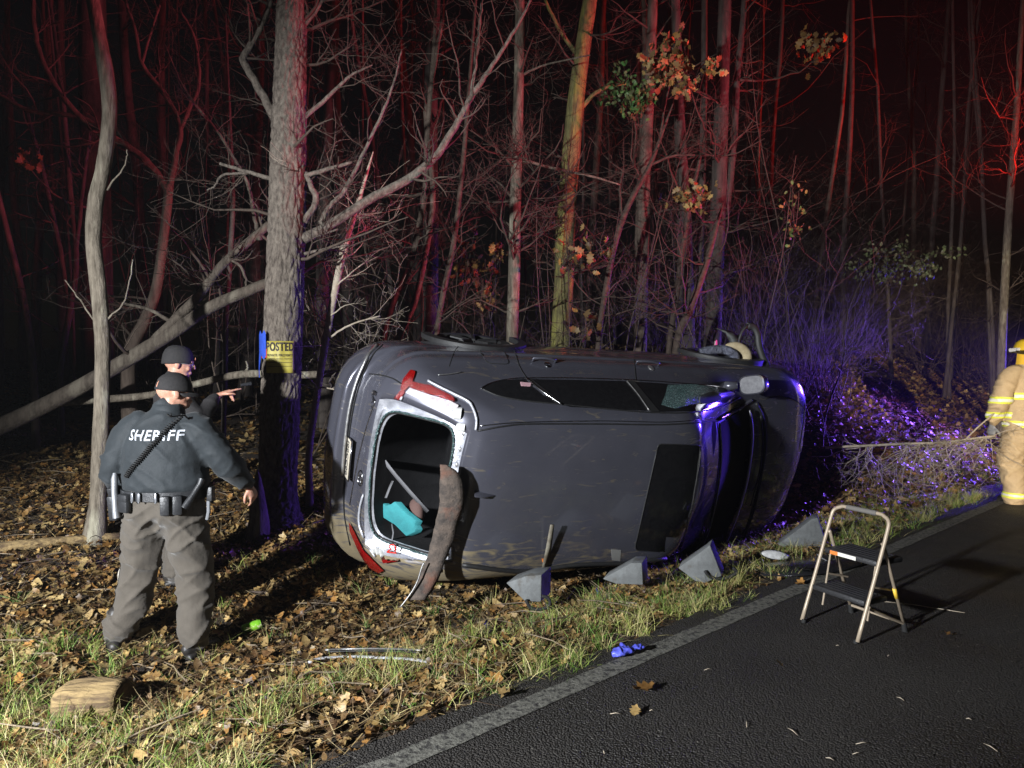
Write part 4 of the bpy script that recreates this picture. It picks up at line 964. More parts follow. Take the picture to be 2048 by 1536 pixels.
# tailgate edge (caught light put into a pale tube), seams, trim
skin_line('tailgate_edge', [(806, 793), (786, 835), (764, 890), (744, 945), (730, 985), (722, 1020), (722, 1050), (735, 1085), (752, 1112)], .010, MT['inner_metal'], .012, 8)
skin_line('tailgate_seam', [(738, 748), (760, 750), (785, 757), (803, 768)], .005, MT['seam'], .001)
skin_line('bumper_seam', [(765, 690), (742, 715), (724, 755), (708, 810), (697, 880), (690, 950), (688, 1020), (700, 1090)], .006, MT['seam'], .001)
skin_line('bumper_strip', [(756, 690), (735, 715), (716, 755), (700, 810), (690, 880), (684, 950)], .012, MT['steel'], .006)
skin_line('tailgate_crease', [(752, 800), (735, 850), (720, 905), (708, 965), (700, 1010)], .005, MT['chrome'], .002)
# lamps
skin_patch('tail_lamp', rrect([(822, 742), (832, 745), (826, 766), (812, 782), (803, 778), (808, 760)], .2), MT['tail_red'], .018)
skin_patch('tail_lamp', [(806, 778), (812, 784), (792, 815), (776, 844), (766, 846), (766, 838), (782, 806)], MT['tail_red'], .016)
skin_patch('tail_lamp', [(826, 766), (860, 774), (905, 796), (911, 804), (900, 803), (850, 786), (822, 776)], MT['tail_red'], .03)
skin_patch('lamp_housing', [(822, 777), (850, 787), (902, 804), (918, 812), (914, 822), (880, 812), (840, 798), (814, 786)], MT['tail_clear'], .024)
skin_patch('tail_lamp', [(702, 1042), (712, 1060), (730, 1100), (745, 1122), (770, 1138), (760, 1142), (738, 1130), (720, 1098), (704, 1062)], MT['tail_red'], .02)
skin_patch('tail_lamp', [(768, 1112), (800, 1104), (840, 1100), (852, 1102), (845, 1112), (800, 1118), (772, 1122)], MT['tail_red'], .04)
skin_patch('lamp_housing', [(765, 1106), (800, 1098), (846, 1092), (852, 1099), (800, 1105), (768, 1112)], MT['tail_clear'], .04)
skin_line('pillar_lip', [(856, 762), (880, 775), (910, 790), (935, 803), (945, 815), (953, 838), (952, 860)], .010, MT['inner_metal'], .008)
skin_patch('corner_reflector', [(752, 690), (746, 700), (734, 718), (730, 722), (736, 708), (746, 694)], MT['tail_red'], .006)
# number plate, badge, emblem
pt, pn = hit(701, 916, .012)
yv = Vector((0, -1, 0)); nx = pn; zv = nx.cross(yv).normalized() * -1
if zv.z < 0: zv = -zv
xv = zv.cross(nx).normalized()
def text_mesh(body_, size, extrude=.001, bold=.0):
    cu = bpy.data.curves.new('t', 'FONT'); cu.body = body_; cu.size = size; cu.align_x = 'CENTER'; cu.align_y = 'CENTER'; cu.extrude = extrude; cu.offset = bold; cu.space_character = 1.12
    o = bpy.data.objects.new('t', cu); col.objects.link(o); dg = bpy.context.evaluated_depsgraph_get()
    me = bpy.data.meshes.new_from_object(o.evaluated_get(dg)); bpy.data.objects.remove(o); return me
def frame_matrix(o_, x_, y_):
    x_ = Vector(x_).normalized(); z_ = x_.cross(Vector(y_)).normalized(); y_ = z_.cross(x_)
    return Matrix.Translation(o_) @ Matrix((x_, y_, z_)).transposed().to_4x4()
PM = frame_matrix(pt + Vector((-.01, 0, 0)), (0, -1, 0), (-.02, 0, 1))
def placed(me, name, mat, M, parent):
    me.materials.clear(); me.materials.append(mat); o = bpy.data.objects.new(name, me); fin(o, parent); o.matrix_local = M; return o
mb = MB(); mb.box((0, 0, 0), (.305, .152, .004)); plate = mb.build('number_plate', pmat('cream number plate', (.5, .45, .34), (.55, .5, .42), 9, .5, c3=(.7, .38, .16), scale3=6, lo3=.6, hi3=.75), car, bevel=.001); plate.matrix_local = PM
placed(text_mesh('I00CC00', .066, .001, .001), 'plate_characters', pmat('black print', (.02, .02, .025), rough=.6), Matrix.Translation((0, -.005, .0035)), plate)
mb = MB(); mb.tube([Vector((-.155, -.078, 0)), Vector((.155, -.078, 0)), Vector((.155, .078, 0)), Vector((-.155, .078, 0)), Vector((-.155, -.078, 0))], .006, 5); mb.build('plate_frame', MT['chrome'], plate, sharp=0)
bp_, bn = hit(747, 806, .006); zz = Vector((-.3, 0, 1)); zz = (zz - bn * zz.dot(bn)); placed(text_mesh('RAV4', .075, .003, .001), 'badge', MT['chrome'], frame_matrix(bp_, (0, -1, 0), zz), car)
ep, en = hit(722, 956, .006); mb = MB(); M4 = frame_matrix(ep, (0, -1, 0), (zz - en * zz.dot(en)))
for rx, ry, oy in ((.058, .04, 0), (.018, .036, 0), (.034, .014, .018)):
    mb.tube([Vector((rx * math.cos(t), ry * math.sin(t) + oy, 0)) for t in np.linspace(0, 2 * math.pi, 25)], .005, 5, cap=False)
eo = mb.build('emblem', MT['chrome'], car, sharp=0); eo.matrix_local = M4
# torn felt trim hanging over the corner of the roof
def near(u, v, out):                      # on / off the roof skin
    h = hit(u, v, out); return h[0] if h else to_car(pix(u, v, 5.4))
tp = [(888, 930), (898, 945), (903, 975), (903, 1010), (892, 1050), (882, 1090), (868, 1130), (852, 1170), (835, 1200)]
wl = [7, 18, 24, 24, 23, 21, 20, 20, 17]
rws = []
for (u, v), w_ in zip(catmull(tp, 4), catmull([(a,) for a in wl], 4)):
    w_ = float(w_[0]); k = .02 * noise.noise((v * .02, 0, 0)); hh = hit(958, min(v, 1105), 0)
    dd = (CAR_P + CAR_M @ hh[0]).dot(Vector((0, _cp, _sp))) - .10 - .0004 * max(0, v - 1100)
    rws.append([to_car(pix(u - w_ - 3 * noise.noise((v * .05, 3, 0)), v, dd + k)), to_car(pix(u - w_ * .3, v, dd - .004)), to_car(pix(u + w_ * .4, v, dd - .004 + k)), to_car(pix(u + w_ + 3 * noise.noise((v * .05, 9, 0)), v, dd + .01))])
mb = MB(); mb.grid(rws); ho = mb.build('hanging_trim', MT['carpet'], car, sharp=0); q = ho.modifiers.new('s', 'SOLIDIFY'); q.thickness = .012; ho['label'] = 'torn felt backed trim strip hanging from the rear roof corner'
cp = [(848, 1125), (842, 1140), (836, 1160), (826, 1180), (812, 1200), (800, 1215)]
mb = MB(); mb.tube([to_car(pix(u, v, 5.05)) for u, v in catmull(cp, 4)], .006, 5); mb.build('loose_cable', MT['steel'], car, sharp=0)
# bent metal strip standing off the roof, crushed edge
a = near(1086, 1140, .02); b = near(1096, 1042, .07); mb = MB(); s = Vector((.022, 0, 0)); mb.grid([[a - s, a + s], [a.lerp(b, .5) - s + Vector((0, 0, .01)), a.lerp(b, .5) + s + Vector((0, 0, .01))], [b - s * .7, b + s * .7]]); bo = mb.build('bent_strip', pmat('muddy trim strip', (.24, .22, .17), (.12, .1, .07), 12, .7, bump=.4), car, sharp=0); q = bo.modifiers.new('s', 'SOLIDIFY'); q.thickness = .008
skin_line('crushed_rail', [(925, 1128), (1000, 1138), (1060, 1140), (1150, 1128), (1260, 1124), (1300, 1118), (1390, 1112)], .018, MT['black_plastic'], .01)
skin_patch('roof_mark', [(1222, 1098), (1242, 1100), (1240, 1122), (1224, 1120)], pmat('grey smudge', (.2, .2, .19), rough=.7), .003)
skin_patch('orange_marker', [(1084, 1117), (1096, 1118), (1096, 1124), (1085, 1124)], pmat('orange lens', (.7, .2, .03), rough=.4), .012)
skin_patch('quarter_sticker', [(1040, 766), (1062, 768), (1060, 774), (1042, 773)], pmat('pink and white sticker', (.65, .5, .52), (.5, .2, .25), 200, .5), .011)
skin_line('loose_clip', [(876, 752), (900, 750), (922, 746)], .004, MT['steel'], .01)
# front end torn up: fender liner flap, honeycomb grille piece, foam roll
fc = lambda u, v, d=7.3: to_car(pix(u, v, d))
mb = MB(); A_ = [(1432, 657), (1450, 659), (1468, 664), (1482, 676), (1478, 694)]; B_ = [(1440, 658), (1452, 668), (1458, 680), (1462, 690), (1462, 694)]
mb.grid([[fc(*p) for p in A_], [fc(p[0], p[1], 7.27) for p in [((a[0] + b[0]) / 2, (a[1] + b[1]) / 2) for a, b in zip(A_, B_)]], [fc(*p) for p in B_]]); fo = mb.build('torn_fender_liner', pmat('scuffed dark plastic', (.07, .08, .075), (.03, .03, .03), 9, .6, bump=.4, bscale=20), car, sharp=0); q = fo.modifiers.new('s', 'SOLIDIFY'); q.thickness = .006
mb = MB(); cf = [(1496, 652), (1508, 655), (1516, 670), (1518, 690), (1524, 710), (1532, 728), (1538, 742)]
mb.tube([fc(*p) for p in catmull(cf, 4)], .035, 8, squash=.5); mb.tube([fc(*p) for p in [(1496, 650), (1490, 656), (1484, 664), (1478, 680), (1478, 696)]], .018, 6); mb.tube([fc(*p) for p in [(1492, 648), (1498, 646), (1502, 652)]], .01, 6)
mb.build('torn_bumper_end', MT['black_plastic'], car, sharp=0)
mb = MB()
for r_ in range(5):
    for c_ in range(5):
        u0 = 1486 + c_ * 8.2 + (4.1 if r_ % 2 else 0); v0 = 676 + r_ * 7.2
        if u0 > 1516 + r_ * 2: continue
        mb.tube([fc(u0 + 4.6 * math.cos(t), v0 + 4.6 * math.sin(t), 7.31) for t in np.linspace(0, 2 * math.pi, 7)], .0045, 4, cap=False)
mb.build('honeycomb_grille', MT['black_plastic'], car, sharp=0)
mb = MB(); mb.tube([fc(*p, 7.22) for p in catmull([(1452, 702), (1462, 696), (1476, 696), (1488, 704), (1492, 716), (1488, 728)], 4)], [.02, .035] + [.06] * 17 + [.055, .04], 12, squash=.8); mb.build('foam_roll', MT['tan_foam'], car, sharp=0)
mb = MB(); mb.tube([fc(*p, 7.15) for p in catmull([(1400, 706), (1425, 700), (1450, 700), (1468, 710), (1470, 722)], 4)], .045, 8, squash=.6); mb.build('crumpled_fender', pmat('scraped blue grey panel', (.14, .15, .2), (.06, .06, .08), 14, .4, metal=.4, bump=1, bscale=14, bdist=.04), car, sharp=30)
# ------------------------------------------------------------------ people
def echain(mb, pts, rad, side=(1, 0, 0), n=14, per=3):
    P = [tuple(p) + (r if hasattr(r, '__len__') else (r, r)) for p, r in zip(pts, rad)]
    S = catmull(P, per) if len(P) > 2 else [np.array(p, float) for p in P]
    c = [Vector(s[:3]) for s in S]; N = len(c); a = Vector(side); vs = []
    for i in range(N):
        t = (c[min(i + 1, N - 1)] - c[max(i - 1, 0)]).normalized(); x = (a - t * a.dot(t)).normalized(); y = t.cross(x)
        for j in range(n):
            th = 2 * math.pi * j / n; vs.append(c[i] + x * (math.cos(th) * S[i][3]) + y * (math.sin(th) * S[i][4]))
    fs = [(i * n + j, i * n + (j + 1) % n, (i + 1) * n + (j + 1) % n, (i + 1) * n + j) for i in range(N - 1) for j in range(n)] + [tuple(range(n))[::-1], tuple(range((N - 1) * n, N * n))]
    mb.add(vs, fs)
    for k in (0, -1): r_ = min(S[k][3], S[k][4]) * .97; mb.ell(c[k], (r_, r_, r_), nu=12, nv=8)
def remesh(mb, voxel, sm=3, fold=None, name='m'):
    me = mb.mesh(name, []); bm = bmesh.new(); bm.from_mesh(me); bmesh.ops.remove_doubles(bm, verts=bm.verts, dist=1e-6); bmesh.ops.recalc_face_normals(bm, faces=bm.faces); bm.to_mesh(me); bm.free()
    o = bpy.data.objects.new('tmp', me); col.objects.link(o)
    q = o.modifiers.new('r', 'REMESH'); q.mode = 'VOXEL'; q.voxel_size = voxel; q.use_smooth_shade = True
    if sm: s = o.modifiers.new('s', 'SMOOTH'); s.factor = .5; s.iterations = sm
    dg = bpy.context.evaluated_depsgraph_get(); out = bpy.data.meshes.new_from_object(o.evaluated_get(dg)); bpy.data.objects.remove(o)
    if fold:
        nrm = [v.normal.copy() for v in out.vertices]
        for v, n_ in zip(out.vertices, nrm): v.co += n_ * fold(v.co)
    out.polygons.foreach_set('use_smooth', [True] * len(out.polygons)); out.update(); return out
def mobj(name, me, mat, parent=None, **k):
    me.name = name; me.materials.clear(); me.materials.append(mat); return fin(bpy.data.objects.new(name, me), parent, **k)
def hand(mb, w, d, nrm, thumb, curl=.5, s=1.0, point=False):
    d = Vector(d).normalized(); nrm = Vector(nrm); nrm = (nrm - d * nrm.dot(d)).normalized(); sd = d.cross(nrm).normalized() * thumb
    w = Vector(w); echain(mb, [w - d * .03 * s, w + d * .02 * s, w + d * .06 * s, w + d * .09 * s], [(.026 * s, .020 * s), (.03 * s, .018 * s), (.041 * s, .016 * s), (.040 * s, .013 * s)], sd, 12, 2)
    for k, (off, L) in enumerate(((.030, .072), (.011, .080), (-.009, .074), (-.028, .058))):
        p = w + d * .088 * s + sd * off * s; c = 0.08 if (point and k == 0) else curl * (1 + .12 * k) * (2.0 if point else 1); pts = [p - d * .01]; dd = d.copy(); pts.append(p)
        for f in (.45, .32, .23):
            dd = (dd * math.cos(c) + nrm * math.sin(c)).normalized() if True else dd; ax = dd
            pts.append(pts[-1] + dd * L * f * s); nrm2 = nrm
            # rotate the bend plane along
            nn = (nrm * math.cos(c) - d * math.sin(c)); nrm_k = nn
        mb_p = pts; echain(mb, mb_p, [.0095 * s, .0095 * s, .009 * s, .0082 * s, .007 * s], sd, 8, 2)
    b = w + d * .03 * s + sd * .03 * s; t1 = b + (sd * .7 + d * .7) * .035 * s + nrm * .01 * s; t2 = t1 + (sd * .3 + d * .85 + nrm * .3).normalized() * .03 * s; t3 = t2 + (d * .8 + nrm * .5 - sd * .2).normalized() * .022 * s
    echain(mb, [b - sd * .012 * s, t1, t2, t3], [.013 * s, .011 * s, .0098 * s, .008 * s], nrm, 8, 2)
def head(mb, c, yaw, tilt=0, s=1.0):
    M = Matrix.Rotation(yaw, 3, 'Z') @ Matrix.Rotation(tilt, 3, 'X'); c = Vector(c); E = lambda p, r: mb.ell(c + M @ (Vector(p) * s), tuple(a * s for a in r), M, 16, 12)
    E((0, -.012, .03), (.077, .095, .088)); E((0, .012, -.02), (.066, .082, .085)); E((0, .035, -.075), (.046, .05, .04)); E((0, .062, -.088), (.022, .022, .02))
    E((0, .088, .02), (.05, .018, .016)); E((0, .103, -.018), (.012, .02, .024)); E((0, .112, -.028), (.014, .013, .011))
    E((0, .09, -.06), (.025, .012, .008)); E((0, .087, -.07), (.022, .012, .008))
    for q in (-1, 1):
        E((q * .034, .072, -.03), (.022, .018, .02)); E((q * .079, -.004, -.008), (.010, .020, .034)); E((q * .031, .083, .004), (.014, .010, .009))
    return M
def folds(seed, amp, sx=9, sz=5):
    def ridge(q): return max(0, 1 - 2.6 * abs(noise.noise(q))) ** 2
    def f(p):
        s1 = p.x * .8 + p.z * .6; t1 = p.z * .8 - p.x * .6; s2 = -p.x * .8 + p.z * .6; t2 = p.z * .8 + p.x * .6
        w1 = .5 + .5 * noise.noise((p.x * 3 + seed, p.y * 3, p.z * 3)); w2 = .5 + .5 * noise.noise((p.x * 3, p.y * 3 + seed, p.z * 3 + 7))
        a = ridge((s1 * sx * .35, p.y * sx * .5 + seed, t1 * sz * 1.7)); b = ridge((s2 * sx * .35, p.y * sx * .5 - seed, t2 * sz * 1.7 + 3))
        return amp * (1.5 * a * w1 + 1.5 * b * w2 - .5 + .6 * noise.noise((p.x * sx * .5, p.y * sx * .5, p.z * sz * .4 + seed)))
    return f
def band(me, planes, off, name, mat, parent, cond=None):      # strip cut out of a garment and lifted off it
    bm = bmesh.new(); bm.from_mesh(me)
    if cond:
        bmesh.ops.delete(bm, geom=[f for f in bm.faces if not cond(f.calc_center_median())], context='FACES')
    for co, no in planes: bmesh.ops.bisect_plane(bm, geom=bm.verts[:] + bm.edges[:] + bm.faces[:], plane_co=co, plane_no=no, clear_outer=True)
    bm.normal_update()
    for v in bm.verts: v.co += v.normal * off
    m = bpy.data.meshes.new(name); bm.to_mesh(m); bm.free(); m.polygons.foreach_set('use_smooth', [True] * len(m.polygons)); return mobj(name, m, mat, parent)
def project_text(txt, size, bold, bvh, origin, xd, yd, into, lift, name, mat, parent, sub=3):
    me = text_mesh(txt, size, 0, bold); bm = bmesh.new(); bm.from_mesh(me); bmesh.ops.triangulate(bm, faces=bm.faces[:])
    for _ in range(sub):
        ed = [e for e in bm.edges if e.calc_length() > .02]
        if ed: bmesh.ops.subdivide_edges(bm, edges=ed, cuts=1)
        bmesh.ops.triangulate(bm, faces=bm.faces[:])
    origin, xd, yd, into = Vector(origin), Vector(xd), Vector(yd), Vector(into).normalized()
    for v in bm.verts:
        p = origin + xd * v.co.x + yd * v.co.y; h = bvh.ray_cast(p - into * .5, into)
        v.co = (h[0] if h[0] else p) - into * lift
    bm.to_mesh(me); bm.free(); return mobj(name, me, mat, parent)
SKIN = pmat('skin', (.50, .27, .19), (.44, .22, .15), 30, .5, bump=.1, bscale=120, spec=.4); SKIN.node_tree.nodes['Principled BSDF'].inputs['Subsurface Weight'].default_value = .15
MT['jacket'] = pmat('black nylon jacket', (.013, .017, .020), (.019, .024, .028), 10, .72, bump=.35, bscale=11, bdist=.02, sheen=.1, spec=.35)
MT['trousers'] = pmat('brown uniform trousers', (.076, .064, .05), (.062, .052, .04), 12, .85, bump=.35, bscale=12, bdist=.02, sheen=.2)
MT['black_cloth'] = pmat('black knit cloth', (.012, .011, .012), (.02, .018, .018), 60, .85, bump=.4, bscale=120)
MT['leather'] = pmat('black duty leather', (.02, .021, .023), (.03, .031, .034), 30, .42, bump=.3, bscale=60)
MT['boot'] = pmat('black boot leather', (.014, .014, .015), (.03, .025, .02), 20, .5)
MT['print'] = pmat('reflective white print', (.5, .52, .56), (.38, .4, .44), 90, .6)
MT['silver'] = pmat('brushed grey metal', (.3, .31, .33), rough=.4, metal=.6)
def boot(mb, a, yaw, s=1.0):
    M = Matrix.Rotation(yaw, 3, 'Z'); a = Vector(a); P = [a + M @ Vector(p) for p in ((0, -.06, -.03), (0, -.01, -.035), (0, .08, -.05), (0, .16, -.06), (0, .19, -.063))]
    echain(mb, P, [(.040, .045), (.045, .05), (.048, .038), (.045, .026), (.03, .018)], M @ Vector((1, 0, 0)), 12, 2); echain(mb, [a + Vector((0, 0, .16)), a + Vector((0, -.01, .05)), a + Vector((0, -.02, -.03))], [.055, .052, .05], (1, 0, 0), 12, 2)
    # sole
    mb.box(a + M @ Vector((0, .05, -.083)), (.092, .26, .024), M)

def officer1():
    D = 4.66; gx = (330 - CXP) / FPX * D; g = gz(gx, D)
    B = MB(); hd = Vector((.045, .03, 1.665)); yaw = R(-52)
    echain(B, [(0, 0, .98), (0, 0, 1.12), (0, .0, 1.3), (0, 0, 1.44), (.01, .01, 1.5)], [(.17, .12), (.19, .14), (.2, .13), (.17, .1), (.07, .06)]); echain(B, [(.0, .0, 1.45), (.02, .01, 1.55), (.035, .02, 1.64)], [.066, .062, .06])
    head(B, hd, yaw, R(4))
    for pts in ([(-.2, 0, 1.44), (-.33, -.02, 1.2), (-.30, .05, .995)], [(.2, 0, 1.44), (.36, .04, 1.22), (.428, .205, 1.06)]): echain(B, pts, [.055, .045, .03], (0, 1, 0))
    hand(B, (-.298, .055, .975), (.05, .12, -1), (.9, .1, 0), 1, .5); hand(B, (.435, .215, 1.045), (.25, .3, -.9), (-.9, .3, 0), -1, .5)
    LL = [(-.115, 0, .96), (-.20, .03, .53), (-.315, -.04, .11)]; LR = [(.115, 0, .96), (.15, .05, .53), (.195, -.04, .11)]
    for pts in (LL, LR): echain(B, pts, [.1, .065, .045])
    for q in (LL, LR): echain(B, [q[2], Vector(q[2]) + Vector((0, .1, -.05))], [.04, .03])
    me = remesh(B, .0065, 2); o = mobj('person', me, SKIN, label='sheriff officer seen from behind in black jacket and brown trousers', cat='person'); o.scale = (1, 1, .985); o.location = (gx, D, g - .02); o.rotation_euler = (0, 0, R(-4))
    J = MB(); echain(J, [(0, -.005, 1.055), (0, -.005, 1.10), (0, -.005, 1.22), (0, 0, 1.36), (0, .005, 1.45), (.008, .01, 1.52), (.015, .015, 1.56)], [(.262, .185), (.272, .195), (.262, .19), (.248, .172), (.205, .135), (.12, .10), (.088, .085)], n=24)
    echain(J, [(-.17, 0, 1.46), (-.24, -.005, 1.40), (-.325, -.02, 1.21), (-.335, .0, 1.13), (-.30, .045, 1.0)], [(.09, .09), (.1, .1), (.088, .085), (.082, .08), (.055, .05)], (0, 1, 0), 16)
    echain(J, [(.17, 0, 1.46), (.245, 0, 1.40), (.36, .035, 1.22), (.395, .10, 1.16), (.425, .2, 1.06)], [(.09, .09), (.1, .1), (.09, .087), (.085, .08), (.056, .05)], (0, 1, 0), 16)
    jm = remesh(J, .011, 4, folds(3, .014, 9, 5)); jk = mobj('jacket', jm, MT['jacket'], o)
    T = MB(); echain(T, [(0, -.005, 1.075), (0, -.01, 1.0), (0, -.012, .92), (0, -.005, .86)], [(.235, .165), (.245, .175), (.235, .172), (.16, .12)], n=22)
    echain(T, [(-.115, -.008, .95), (-.15, -.005, .75), (-.205, .03, .52), (-.25, -.0, .3), (-.305, -.045, .17), (-.315, -.045, .135)], [(.128, .15), (.13, .14), (.118, .115), (.104, .108), (.094, .1), (.09, .1)], n=18)
    echain(T, [(.115, -.008, .95), (.13, -.005, .75), (.15, .045, .52), (.17, .01, .3), (.19, -.045, .17), (.195, -.045, .135)], [(.128, .15), (.13, .14), (.12, .115), (.106, .108), (.094, .1), (.09, .1)], n=18)
    for s_ in (-1, 1): T.ell((s_ * .095, -.085, .93), (.125, .115, .13))
    tm = remesh(T, .011, 4, folds(9, .02, 8, 6)); to = mobj('trousers', tm, MT['trousers'], o)
    band(tm, [((0, .018, 0), (0, 1, 0)), ((0, -.018, 0), (0, -1, 0))], .004, 'seam_stripe', pmat('pale stripe', (.45, .42, .36), rough=.8), to, lambda c: c.x < -.2 and .1 < c.z < 1.0 and abs(c.y) < .05)
    for q, y_ in ((LL, .35), (LR, -.3)):
        m = MB(); boot(m, (q[2][0], q[2][1] - .01, .095), y_); mobj('boot', remesh(m, .009, 2), MT['boot'], o)
    bv = BVHTree.FromPolygons([v.co for v in jm.vertices], [tuple(p.vertices) for p in jm.polygons])
    project_text('SHERIFF', .088, .0016, bv, (.005, -.2, 1.405), (1, 0, 0), (0, 0, 1), (0, 1, 0), .004, 'back_lettering', MT['print'], jk)
    # coiled microphone cord across the back
    pts = []; a, b = Vector((.145, -.2, 1.545)), Vector((-.165, -.2, 1.15)); n = 460
    for i in range(n):
        t = i / (n - 1); p = a.lerp(b, t) + Vector((.02 * math.sin(t * 3), 0, 0)); h = bv.ray_cast(Vector((p.x, -.6, p.z)), Vector((0, 1, 0))); c = (h[0] if h[0] else p) - Vector((0, .017, 0))
        ang = t * 2 * math.pi * 36; d_ = (b - a).normalized(); s_ = Vector((0, 1, 0)); u_ = d_.cross(s_); pts.append(c + s_ * (.012 * math.cos(ang)) + u_ * (.012 * math.sin(ang)))
    m = MB(); m.tube(pts, .0042, 5); m.build('coiled_cord', MT['rubber'], jk, clean=False, sharp=0)
    # cap: dome with a gap at the back, strap and brim
    H = Matrix.Translation(hd) @ (Matrix.Rotation(yaw, 3, 'Z') @ Matrix.Rotation(R(-6), 3, 'X')).to_4x4(); m = MB(); rws = []
    nu, nv = 32, 12
    P = lambda ph, th, k=1.0: H @ Vector((.088 * k * math.sin(ph) * math.sin(th), -.008 + .108 * k * math.sin(ph) * math.cos(th), .022 + .105 * k * math.cos(ph)))
    vs_ = [P(math.pi * .53 * i / nv, 2 * math.pi * j / nu) for i in range(nv + 1) for j in range(nu)]; fs_ = []
    for i in range(nv):
        for j in range(nu):
            th = 2 * math.pi * (j + .5) / nu; back = abs(th - math.pi) < .42 and i >= nv - 4
            if not back: fs_.append((i * nu + j, i * nu + (j + 1) % nu, (i + 1) * nu + (j + 1) % nu, (i + 1) * nu + j))
    m.add(vs_, fs_); cp = m.build('cap', MT['black_cloth'], o, sharp=0); q = cp.modifiers.new('s', 'SOLIDIFY'); q.thickness = .004; q.offset = 1
    m = MB(); rws = [[H @ Vector((.085 * math.sin(t) * k2, -.008 + (.104 * math.cos(t)) + e * max(0, math.cos(t)) ** .7, .018 - .02 * (e / .075) - .02 * math.sin(t) ** 2)) for t in np.linspace(-1.35, 1.35, 15)] for e, k2 in ((0, 1.0), (.04, 1.0), (.075, .98))]
    m.grid(rws); br = m.build('cap_brim', MT['black_cloth'], cp, sharp=0); q = br.modifiers.new('s', 'SOLIDIFY'); q.thickness = .004
    m = MB(); rws = [[P(math.pi * e, t, 1.02) for t in np.linspace(math.pi - .5, math.pi + .5, 9)] for e in (.48, .53)]; m.grid(rws); m.build('cap_strap', MT['leather'], cp, sharp=0)
    # collar
    m = MB(); rws = [[Vector((.012 + .095 * k * math.cos(t), .015 + .092 * k * math.sin(t), z)) for t in np.linspace(0, 2 * math.pi, 25)] for k, z in ((1.05, 1.52), (1.0, 1.56), (.94, 1.592), (.86, 1.595))]; m.grid(rws); m.build('collar', MT['jacket'], jk, sharp=0)
    # duty belt and what hangs on it
    be = empty('duty_belt', parent=o); m = MB(); rws = [[Vector((.272 * k * math.cos(t), -.008 + .202 * k * math.sin(t), z)) for t in np.linspace(0, 2 * math.pi, 49)] for k, z in ((.98, 1.005), (1.0, 1.006), (1.0, 1.062), (.98, 1.063))]
    m.grid(rws); m.build('belt_strap', MT['leather'], be)
    def pouch(x, w_, h_, z, d_=.04, name='pouch', mat='leather', rot=0):
        y = -.008 - .202 * math.sqrt(max(0, 1 - (x / .275) ** 2)); ang = math.atan2(x / .272 ** 2, -(y) / .202 ** 2); mm = MB(); mm.box((0, 0, 0), (w_, d_, h_)); oo = mm.build(name, MT[mat], be, bevel=.012); oo.location = (x + math.sin(ang) * .015, y - math.cos(ang) * .015, z); oo.rotation_euler = (0, rot, ang); return oo
    pouch(-.155, .085, .11, .99); f = pouch(-.155, .088, .05, 1.025, .046, 'pouch_flap'); pouch(.10, .055, .12, .985); pouch(.16, .055, .12, .985)
    for x in (-.095, -.05, .05): pouch(x, .018, .066, 1.034, .012, 'belt_keeper', 'silver')
    m = MB(); m.tube([Vector((-.275, -.10, 1.165)), Vector((-.272, -.11, 1.13)), Vector((-.268, -.12, 1.05)), Vector((-.255, -.13, .93)), Vector((-.25, -.13, .89))], [.012, .02, .018, .02, .022], 12); m.build('baton', MT['silver'], be)
    m = MB(); m.box((-.30, -.06, .945), (.055, .09, .16), Matrix.Rotation(.15, 3, 'X')); m.box((-.30, -.09, 1.045), (.035, .06, .08), Matrix.Rotation(.4, 3, 'X')); m.build('holster', MT['leather'], be, bevel=.012)
    m = MB(); m.tube([Vector((.275, -.09, 1.135)), Vector((.265, -.10, 1.1)), Vector((.235, -.14, 1.03)), Vector((.2, -.17, .965))], [.02, .017, .017, .026], 12); m.build('flashlight', MT['leather'], be)
    m = MB(); m.box((.30, -.03, 1.03), (.035, .05, .09)); m.build('radio', MT['leather'], be, bevel=.006)
    m = MB(); m.tube([Vector((.29, -.04, 1.0)), Vector((.295, -.05, .92)), Vector((.285, -.05, .87))], .012, 8); m.build('key_ring', MT['silver'], be)
officer1()

